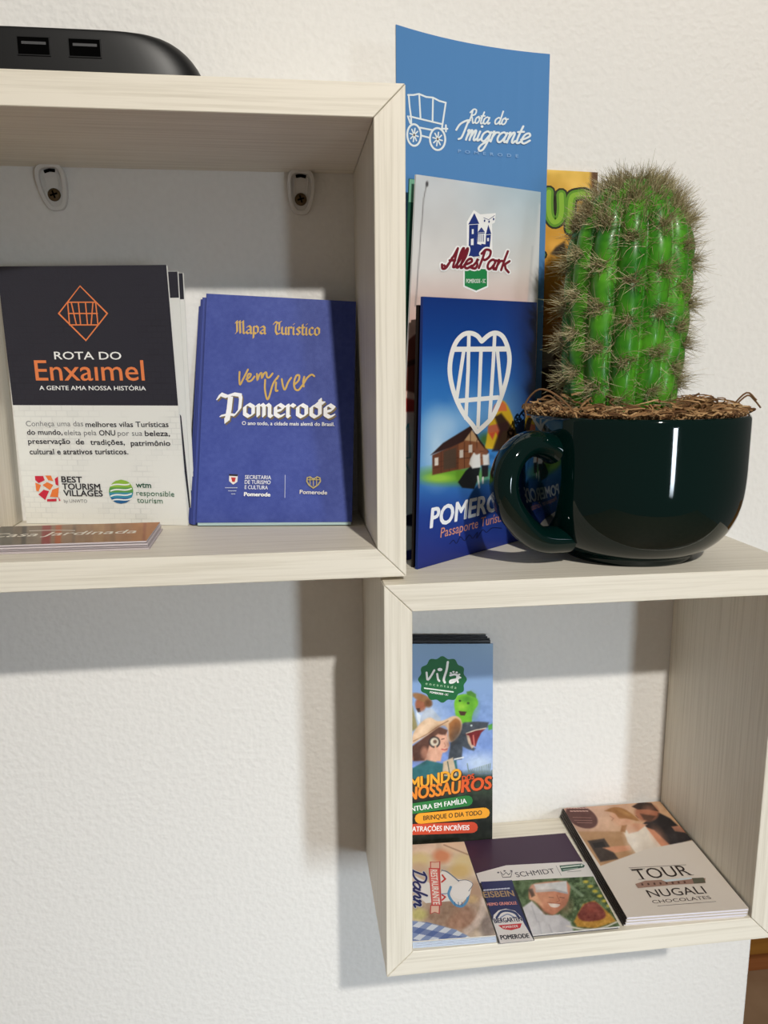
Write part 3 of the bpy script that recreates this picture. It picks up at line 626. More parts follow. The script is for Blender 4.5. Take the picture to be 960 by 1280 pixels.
p.pol(z((460, 470), (490, 480), (525, 560), (525, 660), (410, 680), (405, 640), (425, 540)), (214, 176, 44), 1, 1, 4); p.pol(z((440, 490), (466, 468), (490, 486), (495, 515), (430, 518)), (222, 112, 74), 1, .9)
p.pol(z((412, 580), (500, 560), (500, 600), (412, 610)), (190, 96, 80), 1, .9); p.pol(z((415, 610), (432, 640), (445, 605), (462, 640), (478, 600)), (200, 60, 60), 1, .8); p.pol(z((440, 540), (470, 525), (530, 600), (530, 690), (430, 690), (462, 600)), (44, 30, 30), 1.5, .9)
p.pol(z((350, 745), (378, 760), (372, 800), (352, 856), (300, 850), (282, 825), (315, 775)), (30, 32, 34), .8); p.pol(z((336, 720), (350, 695), (378, 700), (380, 760), (345, 765), (330, 745)), (226, 224, 220), .8); p.ell(*z((364, 690))[0], 3.2, 4, (130, 84, 62), .3)
p.pol(z((388, 705), (416, 700), (420, 750), (392, 755)), (220, 218, 214), .8); p.pol(z((384, 752), (414, 750), (412, 800), (386, 806)), (36, 34, 38), .8); p.ell(*z((402, 692))[0], 3, 3.6, (122, 78, 58), .3); p.line(z((368, 800), (374, 850)), 2, (210, 206, 204)); p.line(z((390, 805), (390, 830)), 2, (210, 206, 204))
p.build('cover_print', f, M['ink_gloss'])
a = Art(cov, f, M['ink_gloss'], 0.03); a.part('heart_emblem'); HW = (238, 236, 232)
a.stroke(zh((556, 165), (515, 118), (455, 97), (395, 112), (342, 165), (308, 240), (287, 340), (286, 440), (310, 560), (356, 685), (415, 790), (475, 862), (517, 925)), 5.6, HW, smooth=4)
a.stroke(zh((517, 925), (590, 860), (645, 800), (700, 690), (748, 560), (782, 430), (796, 310), (780, 215), (740, 130), (685, 97), (625, 110), (556, 165)), 5.6, HW, smooth=4)
for l, wd in ((((315, 230), (785, 228)), 6.2), (((340, 662), (705, 632)), 5.6), (((446, 110), (440, 400), (420, 820)), 4.4), (((550, 235), (540, 500), (524, 890)), 4.4), (((668, 112), (655, 350), (625, 810)), 4.4), (((402, 245), (342, 640)), 4.4), (((692, 245), (726, 610)), 4.2)): a.stroke(zh(*l), wd, HW, caps=False)
a.part('passport_title'); a.text('POMERODE', *z((163, 1027), (540, 930)), 24, (236, 238, 242), .035, .12)
a.part('subtitle'); a.text('Passaporte Turístico', *z((206, 1073), (502, 994)), 12.2, (206, 142, 112), .0, .12)
a.stroke(z((245, 1102), (262, 1085), (275, 1100), (292, 1070), (310, 1088), (330, 1062), (345, 1078), (366, 1050), (362, 1078), (388, 1040), (405, 1052), (430, 1032), (470, 1034)), 1.0, (16, 24, 66), smooth=4); a.flush()
# yellow booklet against the wall
YC = [(58, -2.4, 226.5), (137, -2.4, 224.2), (138, -3.0, BZ), (59, -3.0, BZ)]
YS = [(591.5, 207), (747, 215.9), (730.5, 662.5), (588, 667.4)]
root, cov, f = paper_thing('yellow_booklet', 'yellow booklet with bulging green letters against the wall behind the cactus', 'booklet', YC, YS, 0.9, cover=(226, 180, 76))
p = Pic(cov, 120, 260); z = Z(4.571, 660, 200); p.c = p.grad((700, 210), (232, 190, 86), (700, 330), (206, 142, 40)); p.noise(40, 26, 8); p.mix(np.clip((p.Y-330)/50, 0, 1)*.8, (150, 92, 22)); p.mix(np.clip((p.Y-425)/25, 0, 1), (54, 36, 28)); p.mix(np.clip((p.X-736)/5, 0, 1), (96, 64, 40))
for k in range(5): p.pol(z((70, 760+k*55), (92, 790+k*55), (70, 815+k*55), (40, 790+k*55)), (30, 24, 18), .8)
p.pol(z((130, 540), (160, 500), (210, 470), (215, 540), (160, 550)), (60, 44, 24), 1.5); p.pol(z((70, 1100), (150, 1080), (140, 1180), (70, 1200)), (120, 112, 100), 1.5)
p.build('cover_print', f, M['ink_satin'])
a = Art(cov, f, M['ink_satin'], 0.03); a.part('green_lettering')
U1 = ((120, 185), (118, 250), (124, 320), (150, 358), (180, 340), (192, 290), (190, 200)); U2 = ((242, 400), (240, 290), (250, 215), (290, 198), (330, 200), (352, 230), (352, 400)); U0 = ((-20, 190), (20, 190), (60, 190)); U00 = ((20, 190), (20, 380))
for wd, c in ((17, (40, 44, 20)), (12, (96, 150, 36)), (6, (138, 186, 54))):
    for st in (U1, U2, U0, U00): a.stroke(z(*st), wd, c, smooth=5)
for wd, c in ((12, (36, 40, 18)), (7, (116, 168, 44))): a.stroke(z((60, 545), (84, 545)), wd, c)
a.flush()
# ================================================================ lower shelf: tall dinosaur brochure stack
VC = [(3.4, -9.2, -74), (74.5, -9, -77.6), (74, -19.2, -216.7), (3.4, -19.4, -216.7)]
VS = [(485, 805.1), (616.2, 804.7), (615.4, 1049.1), (489, 1059.8)]
root, cov, f = paper_thing('park_leaflet', 'sky blue leaflet with green badge and dinosaurs standing in lower shelf', 'leaflet', VC, VS, 0.9, cover=(120, 150, 200), m='ink_gloss', group='tall leaflets in the lower shelf', edge=(60, 60, 64))
p = Pic(cov, 190, 350); z = Z(4.573, 490, 780); zb = Z(8.727, 510, 810)
p.c = p.grad((560, 806), (138, 170, 204), (560, 960), (122, 150, 216)); p.ell(600, 955, 24, 12, (206, 222, 240), .7, 0, .8); p.ell(530, 905, 22, 20, (210, 224, 240), .8, 0, .6)
p.mix(np.clip((p.Y-962)/10, 0, 1), (52, 66, 50)); p.mix(np.clip((p.Y-990)/12, 0, 1), (30, 34, 26)); p.noise(14, 10, 3, (p.Y > 958)*1.0)
for k in range(16): p.line(z((440+k*9, 850), (432+k*10, 800+((k*37) % 40))), .8, (92, 110, 70), .5, .8)
p.pol(z((100, 480), (118, 470), (150, 600), (100, 620)), (150, 140, 96), 1.5)
# generic green dinosaur head
p.pol(zb((520, 560), (545, 520), (640, 505), (700, 520), (755, 560), (765, 620), (720, 690), (700, 760), (690, 830), (590, 830), (560, 770), (525, 740), (515, 680), (508, 610)), (112, 186, 40), 1.0, 1, 3)
p.pol(zb((640, 480), (690, 470), (745, 510), (745, 550), (650, 515)), (74, 128, 44), .8); p.ell(*zb((640, 560))[0], 7, 3.5, (76, 144, 36), .6); p.pol(zb((555, 690), (645, 700), (620, 742), (575, 738)), (74, 44, 28), .6); p.ell(*zb((570, 580))[0], 1.5, 1.2, (30, 50, 20), .4); p.ell(*zb((660, 606))[0], 1.8, 1.6, (30, 50, 20), .4); p.ell(*zb((590, 640))[0], 6, 4, (150, 206, 60), .7)
p.pol(zb((870, 850), (920, 830), (920, 890), (880, 900)), (84, 160, 60), .8)
# dark dinosaur with an open mouth
p.pol(zb((560, 860), (620, 815), (760, 805), (880, 815), (870, 870), (790, 900), (640, 950), (690, 1080), (740, 1100), (720, 1125), (660, 1110), (600, 1080), (590, 1220), (440, 1230), (470, 1040)), (72, 78, 86), 1.0); p.pol(zb((630, 940), (740, 905), (845, 885), (800, 930), (765, 1000), (740, 1080), (690, 1060), (660, 990)), (120, 34, 36), .8); p.pol(zb((640, 950), (670, 960), (700, 1060), (730, 1075), (700, 1100), (660, 1040)), (206, 176, 150), .8); p.line(zb((640, 935), (740, 900), (850, 880)), 1.4, (212, 196, 176), .5); p.line(zb((715, 960), (725, 1060)), 1.6, (214, 120, 110), .6); p.ell(*zb((694, 850))[0], 1.3, 1.1, (200, 210, 210), .4); p.noise(18, 5, 9, (np.abs(p.X-575) < 25)*(p.Y > 900)*(p.Y < 950)*1.0)
# man with a hat
p.pol(zb((130, 780), (180, 690), (260, 660), (360, 770), (360, 860), (120, 860)), (172, 184, 202), 1.0); p.pol(zb((90, 690), (140, 740), (130, 830), (100, 780)), (224, 232, 240), .8); p.ell(*zb((140, 620))[0], 7, 9, (156, 92, 64), .2); p.pol(zb((90, 660), (130, 660), (140, 700), (110, 705)), (70, 44, 36), .7); p.ell(*zb((150, 545))[0], 12.5, 4.5, (150, 106, 66), .2, .35); p.ell(*zb((225, 610))[0], 5, 5, (112, 74, 44), .3)
# child with a hat and a magnifier
p.pol(zb((40, 1230), (60, 1080), (300, 880), (430, 900), (450, 1060), (430, 1130), (380, 1150), (360, 1240)), (222, 168, 142), 1.0); p.pol(zb((40, 1080), (250, 930), (330, 860), (440, 900), (410, 960), (330, 940), (260, 1000), (180, 1230), (60, 1240)), (92, 58, 46), 1.0); p.ell(*zb((390, 1050))[0], 6, 9, (226, 170, 144), .4); p.ell(*zb((180, 1150))[0], 4.5, 7, (206, 146, 120), .4)
p.pol(zb((40, 1060), (60, 930), (150, 810), (240, 760), (320, 800), (400, 790), (500, 745), (570, 770), (595, 850), (560, 960), (480, 1030), (440, 1000), (440, 900), (380, 850), (250, 930), (120, 1010)), (222, 186, 150), 1.0, 1, 3); p.pol(zb((450, 830), (520, 770), (570, 800), (580, 870), (540, 960), (480, 1020), (450, 960)), (164, 106, 56), 1.2, 1, 3); p.line(zb((60, 1020), (200, 950), (330, 860), (440, 800)), 1.0, (150, 110, 80), .6)
p.pol(zb((330, 1010), (400, 960), (440, 1000), (445, 1080), (400, 1130), (330, 1120)), (232, 178, 152), 2.5, .8); p.line(zb((370, 1000), (398, 994)), .9, (90, 54, 44), .5); p.pol(zb((436, 1040), (458, 1070), (436, 1080)), (214, 154, 128), .8); p.line(zb((372, 1108), (405, 1116), (430, 1106)), 1.3, (190, 84, 84), .5); p.line(zb((400, 1040), (416, 1075), (400, 1084)), .8, (196, 132, 110), .6)
p.pol(zb((80, 960), (160, 840), (240, 790), (300, 830), (220, 900), (110, 980)), (240, 210, 180), 3, .7, 3)
p.ell(*zb((292, 1030))[0], 7.2, 7.2, (48, 40, 40), .12); p.ell(*zb((292, 1030))[0], 5.4, 5.4, (216, 202, 180), .2); p.ell(*zb((298, 1026))[0], 2.3, 2.3, (110, 84, 70), .4); p.line(z((250, 700), (255, 770)), 2.4, (226, 178, 150)); p.pol(z((200, 745), (235, 720), (268, 760), (250, 800), (205, 790)), (224, 172, 146), .8)
p.pol(z((112, 830), (200, 780), (290, 800), (370, 780), (380, 870), (112, 890)), (48, 104, 110), 1.0); p.pol(z((295, 790), (350, 765), (375, 870), (290, 870)), (206, 184, 156), .8); p.line(z((320, 790), (330, 850)), 1.2, (70, 90, 84)); p.line(z((360, 775), (410, 765)), 1.6, (230, 230, 230))
p.ell(*zb((130, 1180))[0], 8, 8, (70, 44, 36), .9, 0, .5); p.ell(*zb((330, 900))[0], 8, 4, (112, 76, 58), .9, -.4, .6); p.ell(*zb((520, 940))[0], 4, 9, (128, 78, 40), .9, .3, .6); p.ell(*zb((200, 720))[0], 9, 5, (206, 214, 226), .9, -.4, .6); p.ell(*zb((700, 640))[0], 6, 12, (84, 150, 36), .9, 0, .5); p.ell(*zb((540, 1000))[0], 8, 14, (48, 54, 62), .9, .3, .6)
p.noise(15, 5, 11, (p.Y > 868)*1.0); p.build('cover_print', f, M['ink_gloss'])
a = Art(cov, f, M['ink_gloss'], 0.03); a.part('green_badge'); DG = (20, 100, 52)
a.poly(zb(*[(378+(255+13*cos(12*t))*cos(t), 345+(243+13*cos(12*t))*sin(t)) for t in [2*pi*k/96 for k in range(96)]]), DG)
a.stroke(zb((205, 270), (215, 345), (245, 320), (290, 245)), 2.6, WHITE, smooth=4); a.stroke(zb((322, 285), (330, 340), (345, 362)), 2.6, WHITE, smooth=4); a.ell(*zb((352, 237))[0], 3.1, 2.1, WHITE, 14); a.stroke(zb((438, 155), (425, 240), (395, 340), (405, 378)), 2.9, WHITE, smooth=4)
a.stroke(zb((465, 300), (520, 290), (560, 320), (530, 350), (500, 375), (465, 380), (470, 358), (530, 345)), 2.7, WHITE, smooth=4); a.stroke(zb((540, 310), (538, 345), (548, 375)), 2.4, WHITE)
for x, y in ((470, 275), (500, 262), (535, 268), (562, 290), (572, 325)): a.ell(*zb((x, y))[0], 1.5, 1.1, WHITE, 10)
a.text('e n c a n t a d a', *zb((192, 402), (530, 448)), 3.4, (176, 206, 170), .01); [a.stroke(zb((x, 440+(x-180)*.13), (x+14, 442+(x-180)*.13)), 1.7, (226, 236, 226)) for x in range(182, 504, 23)]; a.text('POMERODE - SC', *zb((240, 492), (440, 522)), 2.3, WHITE, .04)
a.part('dinosaur_title')
for s, A0, B0, cp, c in (('MUNDO', (105, 948), (395, 888), 13.5, (240, 170, 50)), ('DOS', (403, 902), (470, 886), 6.5, (214, 84, 40)), ('DINOSSAU', (6, 1019), (388, 965), 15, (236, 140, 44)), ('ROS', (398, 963), (564, 940), 15, (224, 92, 40))):
    a.text(s, *z((A0[0]+4, A0[1]+4), (B0[0]+4, B0[1]+4)), cp, (70, 30, 14), .055, .15); a.text(s, *z(A0, B0), cp, c, .035, .15)
a.part('slogan_bands')
for A0, B0, wd, c in (((20, 1070), (432, 1010), 13.2, (44, 122, 60)), ((160, 1112), (528, 1079), 13.2, (240, 164, 44)), ((20, 1178), (460, 1162), 13.6, (206, 74, 46))): a.stroke(z(A0, B0), wd, c)
a.text('AVENTURA EM FAMÍLIA', *z((40, 1083), (428, 1024)), 6, WHITE, .02); a.text('BRINQUE O DIA TODO', *z((180, 1122), (514, 1090)), 5.6, (66, 44, 20), .02); a.text('ATRAÇÕES INCRÍVEIS', *z((114, 1186), (442, 1176)), 6.2, WHITE, .02); a.flush()
for k in range(4):
    lab = ('second', 'third', 'fourth', 'rearmost')[k]+' dark topped leaflet counting back from the green badge leaflet'
    d = (-1.3-0.6*k*(k > 1), 2.1+1.7*k, 1.8+0.75*k); c3 = shift(VC, d); c3 = [(3.4, c3[0][1]-.2*k, c3[0][2]), (c3[1][0], c3[1][1], c3[1][2]), (c3[2][0], c3[2][1]+.3, -216.6), (3.4, c3[3][1], -216.6)]
    paper_thing('park_leaflet', lab, 'leaflet', c3, [(0, 0), (70, 0), (70, 140), (0, 140)], 1.2, cover=(34, 34, 38), edge=(96, 90, 86), group='tall leaflets in the lower shelf', m='ink_gloss')
# ================================================================ lower shelf: restaurant leaflets lying at the left
RC = [(2.8, -23, -213), (52.6, -24.9, -213), (50.8, -114.1, -213), (2.8, -112.5, -213)]
RS = [(489.4, 1057.4), (580, 1052), (620, 1169), (515.8, 1176.6)]
for k in range(5):
    lab = ('top restaurant leaflet with red ribbon and blue checked cloth, lying at left', 'second leaflet of the restaurant stack, below the red ribbon one', 'middle leaflet of the restaurant stack in the lower shelf', 'fourth leaflet down in the restaurant stack', 'lowest leaflet of the restaurant stack on the lower shelf board')[k]
    root, cov, f = paper_thing('restaurant_leaflet', lab, 'leaflet', shift(RC, (0.0, -0.25*k, -0.78*k)), RS, 0.62, pages=False, cover=(200, 210, 226) if k else (214, 206, 196), group='restaurant leaflets in the lower shelf', m='ink_gloss')
    if k: continue
    p = Pic(cov, 200, 230); z = Z(8, 510, 1045); p.fill((214, 196, 176)); p.noise(30, 12, 4)
    for x, y, rx, ry, c, al in ((340, 205, 90, 70, (214, 140, 104), .9), (110, 240, 110, 70, (222, 208, 150), .8), (560, 260, 110, 80, (222, 206, 156), .8), (520, 360, 110, 70, (214, 184, 120), .8), (470, 110, 120, 60, (226, 204, 176), .8), (110, 320, 80, 50, (206, 176, 150), .7), (420, 780, 300, 190, (150, 122, 104), .85), (560, 830, 120, 110, (166, 128, 108), .9), (480, 880, 90, 60, (180, 140, 118), .8), (700, 560, 120, 120, (176, 140, 116), .7), (640, 640, 60, 40, (210, 180, 130), .7), (110, 790, 80, 60, (206, 202, 130), .85), (800, 900, 90, 120, (140, 126, 122), .8)): p.ell(*z((x, y))[0], rx/8, ry/8, c, .4, 0, al)
    p.line(z((760, 650), (740, 780), (660, 900), (580, 960)), 8, (214, 196, 186), 2, .9, 5); p.line(z((360, 90), (480, 140), (600, 190)), 1.5, (150, 120, 100), .8, .8)
    p.noise(26, 5, 7, (p.Y > 1120)*1.0)
    m_ = np.clip(0.5-p.sd(z((0, 850), (200, 870), (480, 940), (620, 1010), (640, 1250), (-200, 1250)))/1.4, 0, 1)
    qx, qy = (p.X-510)*8, (p.Y-1045)*8; s1 = (np.sin((qx*.9+qy*1.2)/24) > 0).astype(float); s2 = (np.sin((qx*.22-qy*1.1)/21) > 0).astype(float)
    p.mix(m_, (218, 226, 240)); p.mix(m_*s1*.6, (84, 110, 172)); p.mix(m_*s2*.6, (60, 84, 150)); p.build('cover_print', f, M['ink_gloss'])
    a = Art(cov, f, M['ink_gloss'], 0.03); a.part('chef_hat')
    a.poly(z((60, 400), (220, 480), (360, 345), (500, 440), (590, 450), (650, 480), (620, 600), (520, 700), (420, 660), (180, 680), (110, 620)), (232, 230, 228))
    a.stroke(z((340, 350), (400, 370), (510, 460)), 1.5, (112, 128, 150), smooth=3); a.stroke(z((430, 520), (410, 600), (470, 690), (540, 710), (590, 660), (610, 580)), 3.2, (92, 150, 196), smooth=4); a.ell(*z((530, 560))[0], 12.0, 10.2, (238, 236, 236), 24); a.ell(*z((590, 490))[0], 7.6, 5.2, (238, 236, 236), 20)
    a.stroke(z((500, 455), (590, 450), (650, 490), (610, 560)), .8, (92, 104, 130), smooth=4)
    for x in (470, 505, 540): a.stroke(z((x, 670), (x+4, 705)), .9, (60, 110, 160))
    a.stroke(z((345, 400), (375, 440), (340, 470)), 2.0, (200, 60, 60)); a.stroke(z((345, 600), (375, 620), (345, 650)), 2.0, (200, 60, 60)); a.stroke(z((330, 590), (400, 585)), 1.0, (90, 130, 180))
    a.part('red_ribbon'); RR = (196, 70, 72)
    for pts in (((222, 262), (272, 268), (325, 258), (325, 345), (222, 345)), ((225, 700), (322, 700), (318, 790), (270, 772), (222, 792))): a.poly(z(*pts), RR); a.poly(z(*[(270+(x-270)*.8, (y-(300 if y < 500 else 745))*.8+(300 if y < 500 else 745)) for x, y in pts]), (226, 190, 172))
    a.poly(z((208, 328), (320, 330), (340, 706), (238, 704)), RR); a.poly(z((216, 336), (304, 338), (328, 700), (246, 698)), (222, 120, 114))
    a.text('RESTAURANTE', *z((228, 346), (256, 694)), 7.6, (240, 232, 226), .02)
    a.part('name_lettering')
    for wd, c in ((3.8, (206, 206, 214)), (2.4, (36, 46, 104))): a.script('Dahn', *z((50, 345), (62, 720)), 8.4, wd, c, shear=.3)
    a.flush()
# ================================================================ lower shelf: purple card and chef card
SC = [(53.2, -19.9, -216.1), (126.3, -20.2, -216.1), (126.8, -80, -216.1), (53.4, -80, -216.1)]
SS = [(579.1, 1051.6), (706.7, 1041.3), (749.6, 1111.3), (606.7, 1124.5)]
root, cov, f = paper_thing('company_card', 'glossy purple card with white band and crown logo lying behind the chef card', 'card', SC, SS, 0.7, pages=False, cover=(66, 44, 66), m='ink_gloss')
a = Art(cov, f, M['ink_gloss']); z = Z(4.571, 580, 1030); a.part('white_band')
a.poly(z((70, 282), (240, 236), (640, 214), (720, 216), (772, 366), (122, 424)), (222, 218, 216)); DK = (92, 88, 96)
a.part('crown_logo'); a.stroke(z((208, 270), (222, 305), (268, 302), (276, 270), (255, 290), (240, 276), (226, 292)), .9, DK, closed=True)
for x, y in ((196, 277), (232, 268), (270, 268)): a.ell(*z((x, y))[0], 1.5, 1.0, DK, 10)
a.part('company_lettering'); a.text('SCHMIDT', *z((302, 304), (524, 280)), 6.2, (84, 80, 88), .008); a.stroke(z((526, 238), (556, 294)), .5, (120, 116, 122))
a.part('green_plate'); a.poly(z((545, 238), (670, 226), (690, 236), (686, 248), (560, 272)), (48, 84, 70)); a.stroke(z((556, 248), (660, 236)), 1.6, (200, 212, 204)); a.stroke(z((566, 262), (650, 252)), .9, (170, 190, 180)); a.ell(*z((672, 236))[0], 1.6, 1.2, (200, 212, 204), 10); a.stroke(z((590, 274), (668, 268)), .7, (150, 148, 150)); a.flush()
HC = [(54.2, -66, -214.4), (126.5, -70, -214.4), (124.6, -115, -214.4), (53.3, -115, -214.4)]
HS = [(601.4, 1102.8), (741.4, 1095.5), (774.8, 1158.6), (625.8, 1173.3)]
root, cov, f = paper_thing('menu_card', 'menu card with smiling chef photo and navy panel lying at the front', 'card', HC, HS, 0.8, pages=False, cover=(200, 196, 190), m='ink_gloss', group='menu cards in the lower shelf')
p = Pic(cov, 230, 150); p.fill((70, 92, 54)); p.noise(60, 6, 3); p.noise(50, 3, 8, (p.X > 712)*1.0)
for k in range(7): p.ell(*z((700+k*26, 330+k*28))[0], 3, 2, (190, 176, 60), .5); p.ell(*z((610+k*12, 350+k*10))[0], 2.5, 2, (130, 150, 120), .5, 0, .8)
p.pol(z((345, 480), (400, 440), (480, 520), (560, 520), (600, 600), (660, 640), (690, 700), (400, 720), (380, 600)), (206, 204, 208), 1.2); p.pol(z((560, 520), (620, 560), (650, 640), (560, 640)), (196, 194, 200), 1.5)
for l in (((440, 560), (470, 690)), ((500, 580), (540, 680)), ((400, 470), (430, 560))): p.line(z(*l), 1.2, (168, 166, 176), 1, .7)
p.pol(z((385, 370), (420, 340), (600, 330), (608, 440), (560, 500), (520, 522), (470, 500), (420, 440), (385, 430)), (196, 128, 98), 1.2, 1, 3); p.pol(z((395, 392), (430, 400), (470, 480), (430, 455), (390, 430)), (226, 176, 140), 1.4, .8); p.pol(z((380, 372), (405, 370), (420, 410), (400, 420)), (70, 50, 40), 1)
p.pol(z((412, 345), (596, 325), (604, 398), (530, 380), (430, 384)), (206, 206, 208), 1.0); p.pol(z((420, 376), (530, 372), (604, 392), (604, 402), (530, 386), (425, 392)), (170, 168, 172), .6)
p.pol(z((495, 455), (560, 460), (548, 478), (512, 476)), (236, 226, 220), .6, 1, 3); p.line(z((490, 450), (565, 458)), .6, (130, 60, 50), .4); p.line(z((500, 420), (525, 422)), .8, (90, 50, 40), .4); p.line(z((560, 420), (585, 424)), .8, (90, 50, 40), .4); p.ell(*z((558, 440))[0], 2.4, 2, (216, 146, 114), .5)
p.pol(z((640, 560), (690, 460), (750, 440), (840, 520), (870, 560), (760, 600), (660, 590)), (190, 140, 50), 1.4); p.pol(z((660, 520), (700, 460), (760, 450), (810, 510), (800, 545), (720, 560), (670, 545)), (124, 52, 40), 1.2, 1, 3); p.noise(36, 4, 5, (p.X > 720)*(p.Y > 1125)*1.0); p.line(z((600, 585), (700, 604), (800, 595), (880, 560)), 2.0, (214, 208, 200), .8, 1, 4)
p.pol(z((680, 615), (760, 620), (860, 590), (880, 600), (800, 640), (720, 650)), (186, 110, 84), 1)
p.ell(*z((470, 420))[0], 12, 9, (232, 178, 142), .9, .3, .45); p.ell(*z((590, 470))[0], 7, 9, (140, 84, 62), .9, 0, .5); p.pol(z((430, 455), (480, 500), (520, 522), (470, 515)), (130, 78, 58), 1.5, .6)
p.ell(*z((450, 365))[0], 9, 4, (232, 232, 234), .9, 0, .6); p.line(z((545, 410), (560, 440), (545, 446)), .7, (150, 90, 70), .6); p.ell(*z((420, 620))[0], 8, 12, (226, 226, 230), .9, 0, .5); p.ell(*z((735, 490))[0], 6, 4, (170, 84, 66), .9, 0, .6)
p.noise(16, 5, 12); p.build('chef_photo', f, M['ink_gloss'])
a = Art(cov, f, M['ink_gloss'], 0.03); a.part('navy_panel'); a.poly(z((96, 330), (285, 320), (312, 400), (410, 668), (204, 688)), (40, 46, 92)); a.poly(z((290, 350), (318, 400), (414, 668), (408, 669), (300, 396)), (30, 30, 40))
[a.stroke(z((x, 380-(x-112)*.07), (x+10, 379-(x-112)*.07)), 1.8, (190, 194, 212)) for x in range(114, 276, 18)]; a.text('EISBEIN', *z((116, 424), (300, 414)), 7.4, (168, 140, 104), .02); a.text('HEIMO GRABOLLE', *z((134, 472), (314, 462)), 3.8, (226, 150, 140), .02)
a.part('beer_garden_logo'); a.poly(z((164, 560), (170, 525), (200, 498), (245, 488), (300, 500), (338, 535), (352, 570), (410, 668), (206, 688)), (226, 222, 222))
a.stroke(z((188, 540), (215, 508), (255, 500), (300, 512), (325, 540)), 3.0, (52, 66, 110), smooth=5); a.stroke(z((212, 540), (255, 520), (300, 540)), 1.6, (140, 150, 180), smooth=5)
a.text('BIERGARTEN', *z((176, 572), (344, 558)), 5.6, (36, 40, 78), .025); a.poly(z((196, 584), (340, 572), (330, 598), (276, 612), (226, 606)), (200, 52, 60)); a.text('POMERODE', *z((226, 602), (318, 594)), 2.8, WHITE, .01); a.text('POMERODE', *z((212, 666), (384, 654)), 5.4, (40, 40, 52), .03); a.flush()
paper_thing('menu_card', 'plain edged card lying under the smiling chef menu card', 'card', shift(HC, (-0.6, 0.4, -0.85)), HS, 0.75, pages=False, cover=(60, 58, 70), m='ink_gloss', group='menu cards in the lower shelf')
